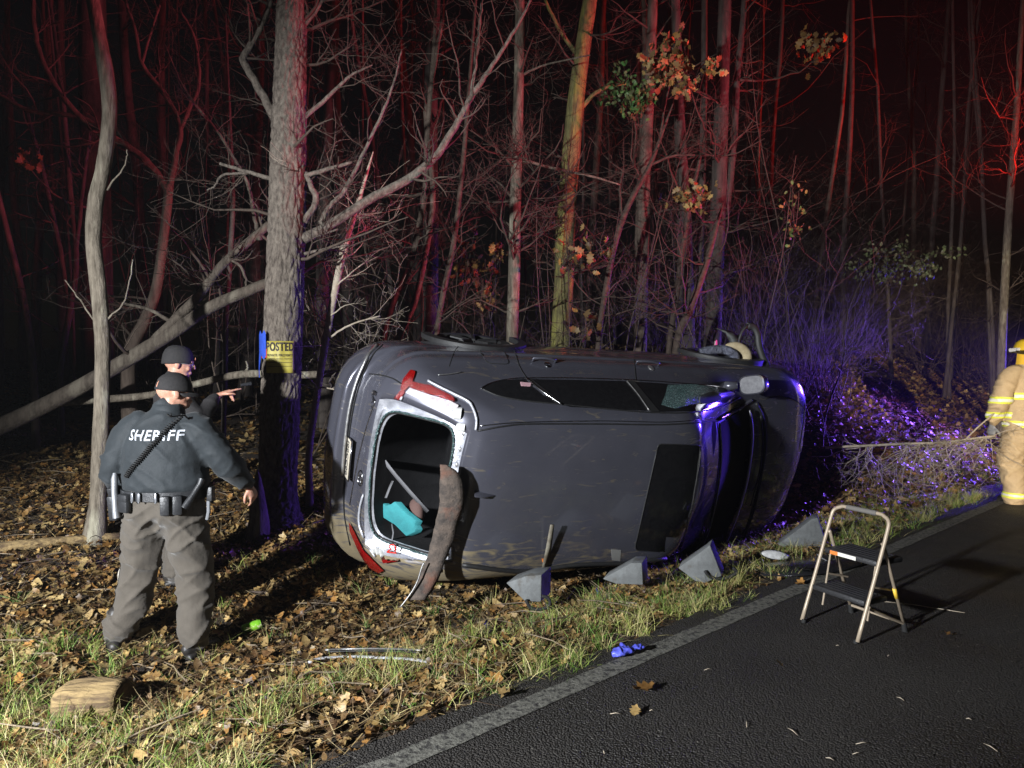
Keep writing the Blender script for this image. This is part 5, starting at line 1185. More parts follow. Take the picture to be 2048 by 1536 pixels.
def officer2():
    D = 5.56; gx = (348 - CXP) / FPX * D; g = gz(gx, D); B = MB(); hd = Vector((.0, .03, 1.625))
    echain(B, [(0, 0, .95), (0, 0, 1.12), (0, 0, 1.3), (0, 0, 1.42), (0, .01, 1.48)], [(.15, .11), (.16, .12), (.18, .12), (.15, .1), (.07, .06)]); echain(B, [(0, 0, 1.42), (0, .01, 1.52), (0, .02, 1.6)], [.062, .06, .058]); M = head(B, hd, R(-6), R(-6))
    for pts in ([(-.19, 0, 1.40), (-.25, -.02, 1.15), (-.24, .08, .93)], [(.19, 0, 1.40), (.27, .14, 1.24), (.19, .27, 1.37)]): echain(B, pts, [.055, .045, .03], (0, 0, 1) if pts[2][1] > .3 else (0, 1, 0))
    hand(B, (-.24, .09, .91), (0, .1, -1), (1, 0, 0), 1, .4); hand(B, (.185, .29, 1.39), (-.15, 1, .35), (0, .3, -1), -1, .75, 1.0, True)
    for s in (-1, 1): echain(B, [(s * .1, 0, .95), (s * .12, .03, .5), (s * .13, 0, .1)], [.095, .06, .045])
    o = mobj('person', remesh(B, .0065, 2), SKIN, label='officer in black beanie pointing right, standing beyond the other officer', cat='person'); o.location = (gx, D, g + .02); o.rotation_euler = (0, 0, R(-62))
    J = MB(); echain(J, [(0, 0, .95), (0, 0, 1.1), (0, 0, 1.26), (0, 0, 1.38), (0, .01, 1.45), (0, .015, 1.50)], [(.2, .15), (.205, .16), (.215, .155), (.2, .13), (.12, .1), (.085, .085)], n=22)
    echain(J, [(-.15, 0, 1.42), (-.21, -.01, 1.36), (-.25, -.02, 1.16), (-.24, .08, .95)], [.08, .085, .075, .05], (0, 1, 0)); echain(J, [(.15, 0, 1.42), (.22, .04, 1.36), (.27, .14, 1.24), (.195, .26, 1.36)], [.08, .085, .075, .05], (0, 0, 1))
    jm = remesh(J, .012, 4, folds(13, .012, 9, 5)); jk = mobj('jacket', jm, MT['black_cloth'], o)
    m = MB(); rws = [[Vector((.09 * k * math.cos(t), .015 + .088 * k * math.sin(t), z)) for t in np.linspace(0, 2 * math.pi, 25)] for k, z in ((1.05, 1.46), (1.0, 1.51), (.95, 1.535), (.86, 1.535))]; m.grid(rws); m.build('collar', MT['black_cloth'], jk, sharp=0)
    m = MB(); m.tube([Vector((.13, .455, 1.46)), Vector((.12, .53, 1.47))], [.012, .015], 10); m.build('pocket_torch', MT['leather'], o)
    # shoulder patch
    bv = BVHTree.FromPolygons([v.co for v in jm.vertices], [tuple(p.vertices) for p in jm.polygons]); gold = pmat('gold shoulder patch', (.55, .43, .16), rough=.6); dark = MT['black_cloth']
    def patch(sc_, lift, mat, name, parent):
        mm = MB(); ps = []
        for (a, b) in ((-.04, .06), (.04, .06), (.045, .0), (.02, -.055), (0, -.065), (-.02, -.055), (-.045, 0)):
            h = bv.ray_cast(Vector((-.6, -.02 + a * sc_, 1.34 + b * sc_)), Vector((1, 0, 0))); ps.append((h[0] if h[0] else Vector((-.28, a, 1.34 + b))) - Vector((lift, 0, 0)))
        mm.prism(ps, Vector((.004, 0, 0))); return mm.build(name, mat, parent, smooth=False)
    sp = patch(1.0, .006, gold, 'shoulder_patch', jk); patch(.7, .008, dark, 'patch_field', sp); patch(.35, .010, gold, 'patch_star', sp)
    T = MB(); echain(T, [(0, 0, 1.0), (0, 0, .9), (0, 0, .84)], [(.18, .14), (.19, .15), (.14, .11)], n=20)
    for s in (-1, 1): echain(T, [(s * .1, 0, .93), (s * .12, .025, .5), (s * .13, -.01, .16), (s * .13, -.01, .09)], [(.115, .12), (.095, .1), (.085, .09), (.088, .095)], n=16)
    mobj('trousers', remesh(T, .013, 4, folds(19, .018, 8, 6)), MT['trousers'], o)
    for s in (-1, 1): m = MB(); boot(m, (s * .13, -.01, .095), s * -.2); mobj('boot', remesh(m, .009, 2), MT['boot'], o)
    H = Matrix.Translation(hd) @ (Matrix.Rotation(R(-6), 3, 'Z') @ Matrix.Rotation(R(-6), 3, 'X')).to_4x4(); m = MB(); rws = []
    for i, (k, z) in enumerate(((1.0, .008), (1.05, .01), (1.06, .03), (1.02, .06), (.9, .095), (.7, .118), (.4, .132), (.05, .136))):
        rws.append([H @ Vector((.084 * k * math.sin(t), -.006 + .104 * k * math.cos(t), z - .022 * (1 - math.cos(t)) * .5 * (1 if z < .06 else 0))) for t in np.linspace(0, 2 * math.pi, 33)[:-1]])
    m.grid(rws, close=True); be = m.build('beanie', MT['black_cloth'], o, sharp=0); q = be.modifiers.new('s', 'SOLIDIFY'); q.thickness = .004
    m = MB(); m.ell(H @ Vector((0, .112, .045)), (.016, .006, .016)); m.build('beanie_emblem', pmat('red and gold emblem', (.5, .12, .06), (.5, .35, .1), 80, .5), be, sharp=0)
    gl = empty('eyeglasses', parent=o); m = MB()
    for s in (-1, 1):
        m.tube([H @ Vector((s * .034 + .024 * math.cos(t), .104 - .006 * abs(math.cos(t)), -.004 + .017 * math.sin(t))) for t in np.linspace(0, 2 * math.pi, 17)], .0022, 5, cap=False); m.tube([H @ Vector((s * .058, .10, 0)), H @ Vector((s * .078, .05, .002)), H @ Vector((s * .08, -.005, 0))], .002, 5)
    m.tube([H @ Vector((-.01, .107, 0)), H @ Vector((.01, .107, 0))], .002, 5); m.build('frame', MT['silver'], gl, sharp=0)
officer2()

def firefighter():
    D = 8.3; gx = (2057 - CXP) / FPX * D; B = MB(); hd = Vector((.0, .03, 1.66))
    echain(B, [(0, 0, .95), (0, 0, 1.12), (0, 0, 1.3), (0, 0, 1.44), (0, .01, 1.5)], [(.16, .12), (.17, .13), (.19, .13), (.16, .1), (.07, .06)]); echain(B, [(0, 0, 1.45), (0, .01, 1.54), (0, .02, 1.63)], [.065, .062, .06]); head(B, hd, 0)
    AL = [(-.2, 0, 1.44), (-.35, -.03, 1.14), (-.335, .1, .9)]; AR = [(.2, 0, 1.44), (.34, -.02, 1.16), (.3, .12, .95)]
    for pts in (AL, AR): echain(B, pts, [.055, .045, .03], (0, 1, 0))
    hand(B, (-.333, .11, .88), (.02, .15, -1), (1, .2, 0), 1, .5); hand(B, (.3, .13, .93), (0, .15, -1), (-1, .2, 0), -1, .5)
    for s in (-1, 1): echain(B, [(s * .11, 0, .95), (s * .14, .02, .5), (s * .15, 0, .1)], [.1, .065, .045])
    o = mobj('person', remesh(B, .007, 2), SKIN, label='firefighter in tan turnout gear with yellow reflective bands, back turned', cat='person'); o.location = (gx, D, 0.0); o.rotation_euler = (0, 0, R(6))
    tan = pmat('tan turnout cloth', (.50, .37, .21), (.43, .31, .175), 14, .8, bump=.4, bscale=24, bdist=.01); yel = pmat('fluorescent yellow trim', (.75, .78, .08), rough=.55); sil = pmat('silver reflective tape', (.75, .74, .62), rough=.45)
    J = MB(); echain(J, [(0, 0, .82), (0, 0, .95), (0, 0, 1.15), (0, 0, 1.33), (0, .005, 1.45), (0, .01, 1.52), (0, .015, 1.58)], [(.255, .19), (.26, .195), (.262, .19), (.25, .17), (.2, .135), (.12, .1), (.098, .095)], n=24)
    echain(J, [(-.17, 0, 1.46), (-.25, -.005, 1.38), (-.36, -.03, 1.16), (-.36, .03, 1.03), (-.335, .09, .93)], [(.095, .095), (.108, .105), (.095, .095), (.088, .085), (.075, .07)], (0, 1, 0), 16); echain(J, [(.17, 0, 1.46), (.25, -.005, 1.38), (.35, -.03, 1.16), (.33, .05, 1.03), (.305, .11, .95)], [(.095, .095), (.108, .105), (.095, .095), (.088, .085), (.075, .07)], (0, 1, 0), 16)
    jm = remesh(J, .013, 4, folds(31, .017, 8, 5)); jk = mobj('turnout_coat', jm, tan, o)
    def stripe(z0, z1, cond, me, par, tilt=0):
        h = (z1 - z0); a = band(me, [((0, 0, z1), (tilt, 0, 1)), ((0, 0, z0), (-tilt, 0, -1))], .005, 'reflective_band', yel, par, cond); band(me, [((0, 0, z1 - h * .3), (tilt, 0, 1)), ((0, 0, z0 + h * .3), (-tilt, 0, -1))], .008, 'silver_tape', sil, a, cond)
    body = lambda c: abs(c.x) < .262 and (c.z > 1.3 or abs(c.x) < .255)
    stripe(1.165, 1.24, body, jm, jk); stripe(.855, .93, body, jm, jk)
    arm = lambda c: c.x < -.245; armr = lambda c: c.x > .245
    for cnd in (arm, armr): stripe(1.12, 1.195, cnd, jm, jk); stripe(.955, 1.025, cnd, jm, jk)
    T = MB(); echain(T, [(0, 0, 1.0), (0, 0, .9), (0, 0, .8)], [(.22, .17), (.23, .18), (.17, .14)], n=20)
    for s in (-1, 1): echain(T, [(s * .115, 0, .9), (s * .15, .0, .68), (s * .165, .03, .48), (s * .15, .0, .25), (s * .15, -.01, .1), (s * .15, -.01, .05)], [(.135, .145), (.14, .145), (.145, .135), (.12, .125), (.118, .125), (.12, .127)], n=18)
    tm = remesh(T, .013, 4, folds(37, .02, 8, 6)); to = mobj('turnout_trousers', tm, tan, o)
    stripe(.07, .13, lambda c: c.z < .3 and c.x < 0, tm, to); stripe(.07, .13, lambda c: c.z < .3 and c.x > 0, tm, to)
    for s in (-1, 1): m = MB(); boot(m, (s * .15, -.01, .095), s * -.15); mobj('boot', remesh(m, .009, 2), MT['boot'], o)
    gm = pmat('grey work glove', (.16, .16, .16), (.24, .24, .24), 30, .8)
    for w_, d_, n_, t_ in (((-.333, .11, .88), (.02, .15, -1), (1, .2, 0), 1), ((.3, .13, .93), (0, .15, -1), (-1, .2, 0), -1)):
        m = MB(); hand(m, w_, d_, n_, t_, .5, 1.28); mobj('glove', remesh(m, .007, 2), gm, o)
    he = empty('helmet', parent=o); m = MB(); H = Matrix.Translation(hd)
    m.lathe([(.118, .03), (.122, .05), (.118, .09), (.1, .135), (.06, .17), (.0, .178)], 28, H @ Matrix.Diagonal((1, 1.15, 1, 1)), cap=False)
    hy = pmat('yellow helmet', (.75, .50, .03), (.6, .4, .03), 12, .35, coat=.4); m.tube([H @ Vector((0, -.13, .06)), H @ Vector((0, -.1, .13)), H @ Vector((0, 0, .185)), H @ Vector((0, .1, .13))], .012, 6); m.build('helmet_shell', hy, he)
    m = MB(); rws = [[H @ Vector((r_ * math.cos(t), r_ * 1.2 * math.sin(t), z - (.03 * max(0, -math.sin(t)) if r_ > .13 else 0))) for t in np.linspace(0, 2 * math.pi, 33)] for r_, z in ((.118, .035), (.165, .02), (.167, .028), (.12, .048))]; m.grid(rws); m.build('helmet_brim', pmat('dark helmet rim', (.05, .035, .01), rough=.5), he)
    m = MB(); rws = [[H @ Vector((r_ * math.cos(t), r_ * 1.1 * math.sin(t) - .01, z)) for t in np.linspace(math.pi * .95, math.pi * 2.05, 21)] for r_, z in ((.11, .03), (.115, -.03), (.12, -.08), (.125, -.11))]; m.grid(rws); fl_ = m.build('neck_flap', pmat('yellow neck cloth', (.7, .42, .03), rough=.8), he, sharp=0)
    m = MB(); m.tube([H @ Vector((-.135, .0, .055)), H @ Vector((-.15, .06, .05))], [.022, .026], 10); m.box(H @ Vector((-.13, -.02, .06)), (.03, .04, .03)); m.build('helmet_lamp', pmat('grey helmet lamp', (.5, .5, .5), rough=.4), he)
firefighter()
# ------------------------------------------------------------------ folding step stool on the road
def stool():
    FL, FR, BR = Vector((1.77, 4.50, 0)), Vector((1.945, 4.146, 0)), Vector((2.34, 4.295, 0)); e1 = (FR - FL).normalized(); e2 = Vector((-e1.y, e1.x, 0)); w_ = (FR - FL).length; dp = (BR - FR).dot(e2)
    o = empty('step_stool', (FL + FR) / 2 + e2 * dp / 2, label='folding two step stool with beige tube frame and black treads', cat='step stool')
    def L(s, t, z): return (FL + e1 * (s * w_) + e2 * t) - o.location + Vector((0, 0, z))
    tube_m = pmat('beige enamelled tube', (.42, .34, .25), (.36, .29, .21), 30, .4, metal=.2, bump=.1); tread = pmat('black ribbed tread', (.018, .018, .02), (.03, .03, .032), 60, .45, bump=.4, bscale=90)
    lean = .27; Z = .70
    m = MB(); P = [L(0, 0, .012), L(.0, lean * .5, Z * .5), L(.0, lean * .86, Z * .86), L(.02, lean * .95, Z * .955), L(.12, lean * .99, Z * .99), L(.22, lean, Z), L(.78, lean, Z), L(.88, lean * .99, Z * .99), L(.98, lean * .95, Z * .955), L(1, lean * .86, Z * .86), L(1, lean * .5, Z * .5), L(1, 0, .012)]
    m.tube(catmull(P, 4), .0115, 10); m.build('front_frame', tube_m, o, sharp=0)
    m = MB(); m.tube([L(.24, lean, Z), L(.76, lean, Z)], .0155, 10); m.build('hand_grip', pmat('grey foam grip', (.13, .12, .11), rough=.8, bump=.2), o)
    for s in (.03, .97):
        m = MB(); m.tube([L(s, lean * .78, Z * .78), L(s, lean * .82, Z * .76), L(s, dp, .02)], .0105, 10); lg = m.build('rear_leg', tube_m, o, sharp=0)
        m = MB(); m.tube([L(s, dp - .012, .055), L(s, dp, .0)], [.014, .017], 10); m.build('rubber_foot', MT['rubber'], lg)
        m = MB(); m.tube([L(s, 0.005, .02), L(s, 0, .0)], .014, 10); m.build('rubber_foot', MT['rubber'], lg)
    for s in (.10, .90):
        m = MB(); m.tube([L(s, .20, .445), L(s, .13, .10)], .006, 8); m.build('brace', tube_m, o); m = MB(); m.tube([L(s, .17, .29), L(s, dp * .83, .245)], .006, 8); m.build('brace', tube_m, o)
    m = MB(); m.tube([L(.97, .12, .175), L(.97, dp - .005, .045)], .0085, 8); m.build('lower_rail', tube_m, o); m = MB(); m.tube([L(.03, dp - .01, .05), L(.97, dp - .01, .05)], .0085, 8); m.build('lower_rail', tube_m, o)
    for (t0, t1, z, nm) in ((.065, .27, .215, 'lower_step'), (.165, .40, .43, 'upper_step')):
        m = MB(); Mx = Matrix((e1, e2, Vector((0, 0, 1)))).transposed(); m.box((L(.5, (t0 + t1) / 2, z)), (w_ * .93, t1 - t0, .035), Mx); st = m.build(nm, tread, o, bevel=.012)
        for k in range(5):
            m = MB(); t_ = t0 + (t1 - t0) * (k + 1) / 6; m.tube([L(.1, t_, z + .018), L(.9, t_, z + .018)], .003, 4); m.build('tread_rib', tread, st)
    m = MB(); n = -e2 * .0012; a = L(.18, .1635, .423)
    q = [L(.16, .1635, .418), L(.62, .1635, .418), L(.62, .1635, .440), L(.16, .1635, .440)]; m.prism(q, -e2 * .0015); lab = m.build('label_strip', pmat('orange and white label', (.7, .68, .6), rough=.5), o, smooth=False)
    m = MB(); q = [L(.16, .1615, .418), L(.30, .1615, .418), L(.30, .1615, .440), L(.16, .1615, .440)]; m.prism(q, -e2 * .0012); m.build('label_print', pmat('orange print', (.75, .2, .04), rough=.5), lab, smooth=False)
    ym = pmat('yellow sticker', (.75, .5, .05), rough=.5); m = MB(); m.tube([L(.97, lean * .8 + (dp - lean * .8) * .5, .27), L(.97, lean * .8 + (dp - lean * .8) * .62, .21)], .0113, 10); m.build('yellow_sticker', ym, o, sharp=0)
stool()

# ------------------------------------------------------------------ cribbing wedges under the car
MT['crib'] = pmat('grey cribbing plastic', (.17, .18, .18), (.12, .125, .125), 14, .7, bump=.3, bscale=50, c3=(.09, .08, .065), scale3=7)
def wedge(label, pts, d, thick, rope=None, skew=(0, 0)):
    # pts: outline of the near side face in the picture at depth d; the block runs back from it
    f = [pix(u, v, d) for u, v in pts]; c = f[0].copy(); back = Vector((.35, .94, 0)) * thick + Vector((skew[0], 0, skew[1]))
    o = empty('cribbing_wedge', (c.x, c.y, gz(c.x, c.y)), label=label, cat='wedge', group='cribbing wedges under the car'); m = MB(); m.prism([p - o.location for p in f], back); bl = m.build('block', MT['crib'], o, bevel=.006)
    ctr = sum((Vector(p) for p in f), Vector()) / len(f) - o.location
    if rope:
        m = MB(); m.tube([pix(u, v, d - .02) - o.location for u, v in catmull(rope, 5)], .012, 7); m.build('rope_handle', MT['rubber'], o, sharp=0)
    return o
wedge('small cribbing wedge with rope handle under the rear of the roof', [(1012, 1166), (1052, 1152), (1083, 1150), (1082, 1204), (1050, 1203)], 5.05, .22, [(1052, 1200), (1062, 1216), (1085, 1218), (1100, 1208), (1096, 1196), (1084, 1192)])
wedge('low cribbing wedge under the middle of the roof', [(1205, 1158), (1262, 1126), (1284, 1126), (1286, 1170), (1232, 1168)], 5.25, .2)
wedge('tall cribbing wedge below the broken windscreen corner', [(1356, 1136), (1408, 1100), (1420, 1090), (1444, 1152), (1410, 1166), (1390, 1162)], 5.45, .2, [(1410, 1142), (1420, 1154), (1440, 1158), (1462, 1152), (1474, 1144), (1466, 1136)])
wedge('cribbing wedge under the bonnet with one blue lit face', [(1556, 1090), (1624, 1038), (1636, 1036), (1652, 1086), (1640, 1094), (1590, 1102)], 6.6, .2)

# ------------------------------------------------------------------ debris on the verge
def on_ground(u, v): p = gpt(u, v); return p
p = gpt(1535, 1140); sh = MB(); A_ = [(1440, 1130), (1500, 1124), (1580, 1118), (1660, 1118), (1720, 1122)]; B_ = [(1440, 1150), (1510, 1156), (1590, 1158), (1670, 1150), (1730, 1134)]
def gl(u, v, h=.02): q = gpt(u, v); return Vector((q.x, q.y, max(gz(q.x, q.y), 0 if (-.674 * q.x + .738 * q.y) < 2.66 else -9) + h))
rws = [[gl(u, v, .03) for u, v in A_], [gl((a[0] + b[0]) / 2, (a[1] + b[1]) / 2, .05 + .02 * noise.noise((a[0], 0, 0))) for a, b in zip(A_, B_)], [gl(u, v, .025) for u, v in B_]]
sh.grid([[Vector(x) for x in catmull([tuple(q) for q in r_], 5)] for r_ in rws]); so2 = sh.build('torn_panel', pmat('glossy black panel', (.012, .012, .014), (.02, .02, .022), 8, .22, bump=.3, bscale=7, bdist=.05), sharp=0, label='glossy black torn panel lying at the road edge', cat='car debris'); q = so2.modifiers.new('s', 'SOLIDIFY'); q.thickness = .006
c = gl(1549, 1131, .085); m = MB(); m.ell((0, 0, 0), (.125, .02, .042), Matrix.Rotation(R(8), 3, 'Y') @ Matrix.Rotation(R(-30), 3, 'X')); mo = m.build('rearview_mirror', MT['black_plastic'], label='detached rear view mirror lying on the black panel', cat='mirror', sharp=0); mo.location = c
m = MB(); m.ell((0, -.011, .004), (.112, .014, .036), Matrix.Rotation(R(8), 3, 'Y') @ Matrix.Rotation(R(-30), 3, 'X')); m.build('mirror_face', pmat('scratched mirror face', (.6, .6, .6), (.4, .4, .4), 30, .4), mo, sharp=0)
a, b = gl(1510, 1150, .03), gl(1576, 1146, .03); m = MB(); d_ = (b - a); Mx = d_.to_track_quat('X', 'Z').to_matrix(); m.box((0, 0, 0), (d_.length, .05, .018), Mx)
sg = m.build('light_strip', pmat('grey light strip', (.28, .28, .28), rough=.5), label='short grey slotted strip below the detached mirror', cat='car debris', bevel=.003); sg.location = (a + b) / 2
for k in range(6): m = MB(); m.box(Mx @ Vector((-d_.length * .4 + k * d_.length * .16, -.0, .0105)), (.012, .036, .003), Mx); m.build('slot', MT['black_plastic'], sg, smooth=False)
# white and chrome window trim strip in the leaves
def strip(name, label, P, r, mat, h, parent=None, squash=.5, cat='car debris'):
    pts = [gl(u, v, h) for u, v in P]; pts = [Vector(x) for x in catmull([tuple(q) for q in pts], 5)]; base = pts[0].copy() if parent is None else parent.location
    m = MB(); m.tube([q - base for q in pts], r, 8, squash=squash); o = m.build(name, mat, parent, sharp=0, **({} if parent else dict(label=label, cat=cat)))
    if parent is None: o.location = base
    return o
s1 = strip('trim_strip', 'white and chrome trim strip broken off in the leaves', [(618, 1342), (640, 1334), (700, 1329), (760, 1332), (820, 1336), (855, 1342)], .014, pmat('white trim', (.5, .5, .52), (.3, .3, .31), 14, .3), .05)
strip('chrome_insert', None, [(650, 1320), (700, 1318), (770, 1318), (845, 1321)], .009, MT['steel'], .062, s1)
strip('dark_insert', None, [(655, 1326), (720, 1324), (780, 1325), (840, 1329)], .012, MT['black_plastic'], .07, s1)
strip('black_trim', 'curved black trim piece half buried in leaves', [(930, 1282), (960, 1276), (1000, 1272), (1028, 1268)], .022, MT['black_plastic'], .03)
# crushed green can
c = gl(503, 1270, .055); m = MB(); Mc = Matrix.Rotation(R(90), 4, 'Y'); Mr = Matrix.Rotation(R(28), 4, 'Z') @ Matrix.Rotation(R(-12), 4, 'Y') @ Mc
m.lathe([(.0, -.062), (.024, -.062), (.031, -.052), (.033, -.04), (.033, .04), (.031, .052), (.026, .06), (.026, .062), (0, .059)], 20, Mr, cap=False)
can = m.build('drink_can', pmat('lime green can', (.18, .55, .03), (.30, .62, .05), 12, .3, metal=.3, c3=(.7, .75, .4), scale3=26, lo3=.6, hi3=.66), label='lime green drink can lying in the leaves', cat='can'); can.location = c
m = MB(); m.lathe([(.0, .0595), (.024, .0605)], 20, Mr, cap=False); m.build('can_lid', MT['chrome'], can)
# blue nitrile glove
c = gl(1250, 1314, .022); gb = MB(); echain(gb, [(-.07, -.005, .0), (-.03, 0, .01), (.02, .01, .012), (.05, .015, .008)], [(.03, .012), (.038, .018), (.04, .016), (.03, .01)], (0, 1, 0))
for a, L_ in ((-.5, .05), (-.2, .065), (.1, .07), (.4, .06), (1.2, .05)):
    s_ = Vector((.045, .012, .006)) if a < 1 else Vector((0, .03, .008)); d_ = Vector((math.cos(a), math.sin(a), .12)); echain(gb, [s_, s_ + d_ * L_ * .5 + Vector((0, 0, .012)), s_ + d_ * L_], [.011, .010, .007], (0, 0, 1), 8)
gm_ = remesh(gb, .005, 2, folds(5, .008, 30, 30)); go = mobj('nitrile_glove', gm_, pmat('blue nitrile', (.10, .12, .62), (.07, .08, .5), 20, .4), label='crumpled blue nitrile glove on the white edge line', cat='glove'); go.location = c; go.rotation_euler = (0, 0, R(20))
# split log
c = gl(186, 1436, .085)
lg = MB()
def lfn(i, th, r): return r * (1 + .10 * noise.noise((math.cos(th) * 1.6 + 3, math.sin(th) * 1.6, i * .16)) + .09 * noise.noise((math.cos(th) * 9, math.sin(th) * 9, i * .06)) + .04 * noise.noise((math.cos(th) * 22, math.sin(th) * 22, i * .1)))
P = [Vector((x, .02 * math.sin(x * 9), 0)) for x in np.linspace(-.165, .165, 15)]; lg.tube(P, [.085, .1, .105] + [.11] * 10 + [.108, .1], 90, fn=lfn)
lo_ = lg.build('split_log', MT['deadwood'], label='short weathered log lying at lower left', cat='log', sharp=0); lo_.location = c; lo_.rotation_euler = (0, R(-3), R(-8))
m = MB(); m.tube([Vector((.160, .02 * math.sin(.165 * 9), 0)), Vector((.172, .02, 0))], [.098, .085], 40, fn=lambda i, th, r: r * (1 + .12 * noise.noise((math.cos(th) * 3, math.sin(th) * 3, 2)))); m.build('cut_end', pmat('dark brown log end', (.05, .032, .018), (.1, .065, .03), 14, .9, bump=1, bscale=30), lo_)  # right end cap, darker brown than the log
# the grey board / rail on the ground at left, sticks and branches
def stick(name, label, P, r, mat, h=.03, cat='stick', group=None, d=None):
    pts = [gl(u, v, h) for u, v in P]; pts = [Vector(x) for x in catmull([tuple(q) for q in pts], 5)]; base = pts[0].copy(); m = MB(); n = len(pts)
    m.tube(wob([q - base for q in pts], .006, len(label)), [r * (1 - .4 * i / n) for i in range(n)], 7); o = m.build(name, mat, clean=False, sharp=0, label=label, cat=cat, group=group); o.location = base
stick('fallen_log', 'long pale fallen pole on the ground behind the officer', [(-40, 1112), (60, 1102), (150, 1092), (240, 1084)], .05, MT['deadwood'], .05, 'log')
stick('stick', 'bare stick in the leaves beside the green can', [(560, 1268), (600, 1240), (650, 1208), (690, 1190)], .014, MT['bark_brown'])
stick('stick', 'pale short stick in front of the middle wedge', [(1236, 1214), (1270, 1218), (1308, 1222)], .016, MT['twig_pale'])
stick('stick', 'forked brown stick below the low wedge', [(1180, 1180), (1240, 1188), (1300, 1182), (1360, 1186)], .016, MT['bark_brown'])
stick('stick', 'long dark stick in the shadow by the log', [(230, 1520), (350, 1460), (480, 1390), (560, 1360)], .02, MT['bark_brown'])
stick('stick', 'stick under the officer\'s right boot', [(305, 1345), (350, 1325), (440, 1300)], .014, MT['deadwood'], .04)
stick('stick', 'thin stick lying toward the big trunk', [(420, 1202), (500, 1192), (590, 1200)], .012, MT['twig'])
stick('stick', 'straw stem on the asphalt behind the step stool', [(1740, 1202), (1830, 1212), (1930, 1228)], .004, MT['twig_pale'], .006)
rs = random.Random(5)
for k in range(20):
    u = rs.uniform(900, 2000); v = rs.uniform(1280, 1530)
    q = gpt(u, v)
    if -.674 * q.x + .738 * q.y > 2.3: continue
    a = rs.uniform(0, 6.28); L_ = rs.uniform(.008, .035); m = MB(); m.tube([Vector((-L_ * math.cos(a), -L_ * math.sin(a), .003)), Vector((0, 0, .008)), Vector((L_ * math.cos(a), L_ * math.sin(a), .003))], [.0015, .0025, .0012], 4)
    o = m.build('straw_bit', MT['twig_pale'], clean=False, sharp=0, label='tiny pale bit of straw on the dark asphalt', cat='straw', group='straw bits on the road'); o.location = (q.x, q.y, .002)
for k, (u, v, s_, lb) in enumerate([(1285, 1385, .11, 'tan curled leaf on the asphalt below the blue glove'), (1600, 1172, .09, 'leaf on the white line by the black panel'), (1010, 1395, .08, 'orange leaf on the road edge beside the white line'), (1560, 1335, .05, 'small leaf alone in the middle of the asphalt'), (1270, 1430, .07, 'thin curled leaf at lower middle of the asphalt'), (1900, 1275, .07, 'brown leaf on the asphalt right of the step stool'), (985, 1375, .12, 'upright orange leaf in the grass by the road'), (525, 1388, .13, 'large pale oak leaf in the grass near the log')]):
    q = gl(u, v, .02); V, F, C = leaf_cloud(np.array([(0, 0, 0)]), np.array([s_ * 1.15]), .5, protos=(k % 4,), cols=LEAFCOL[[2, 6, 4]], seed=60 + k); o = np_object('fallen_leaf', V, F, C, MT['leaf'], label=lb, cat='leaf'); o.location = q

# ------------------------------------------------------------------ the brush dragged by the firefighter
def dragged():
    o = empty('cut_brush', gl(1840, 960, 0), label='heap of cut pale twigs dragged by the firefighter', cat='brush'); rg = random.Random(91); m = MB(); tw = MB(); O = o.location
    P = [pix(u, v, d) - O for u, v, d in [(1650, 895, 8.6), (1720, 892, 8.5), (1800, 888, 8.4), (1880, 885, 8.3), (1940, 878, 8.25), (1990, 872, 8.2)]]; S = [Vector(x) for x in catmull([tuple(p) for p in P], 6)]; m.tube(S, [.016 - .0001 * i for i in range(len(S))], 7); m.build('main_stem', MT['twig_pale'], o, sharp=0)
    m = MB(); S2 = [pix(u, v, 8.25) - O for u, v in catmull([(1930, 880), (1955, 855), (1975, 838), (1990, 826)], 4)]; m.tube(S2, .009, 6); m.build('side_stem', MT['twig_pale'], o, sharp=0)
    for k in range(60):
        i = rg.randint(6, len(S) - 2); d_ = Vector((rg.uniform(-.9, .5), rg.uniform(-.5, .5), rg.uniform(-.9, .05))); grow(tw, S[i], d_, .0055, rg.uniform(.35, .8), 2, rg, -.15, (2, 4), 1.0)
    tw.build('twigs', MT['twig_pale'], o, clean=False, sharp=0, kind='stuff')
dragged()
for k, (u, v, L_, w_, rz) in enumerate([(1476, 1140, .22, .06, .3), (1500, 1132, .16, .09, 1.0), (1462, 1158, .14, .05, -.4), (1610, 1150, .2, .05, .2), (1655, 1128, .18, .08, .7), (1400, 1172, .16, .03, .1), (1330, 1178, .12, .04, .5)]):
    q = gl(u, v, .04); m = MB(); rr_ = random.Random(k); pts = [Vector((L_ * .5 * math.cos(t) * rr_.uniform(.7, 1.1), w_ * math.sin(t) * rr_.uniform(.6, 1.2), .015 * math.sin(t * 3))) for t in np.linspace(0, 2 * math.pi, 9)[:-1]]
    m.prism(pts, Vector((0, 0, .006))); o = m.build('plastic_shard', MT['black_plastic'] if k % 2 else pmat('grey shard', (.2, .2, .21), rough=.35), label=['dark shard beside the tall wedge rope', 'broad black shard behind the tall wedge', 'grey sliver below the rope of the tall wedge', 'long shard along the road edge by the black panel', 'grey shard at the right end of the black panel', 'thin dark sliver in the grass before the tall wedge', 'small grey shard between the low and tall wedges'][k], cat='car debris', bevel=.0015); o.location = q; o.rotation_euler = (rr_.uniform(-.3, .3), rr_.uniform(-.3, .3), rz)

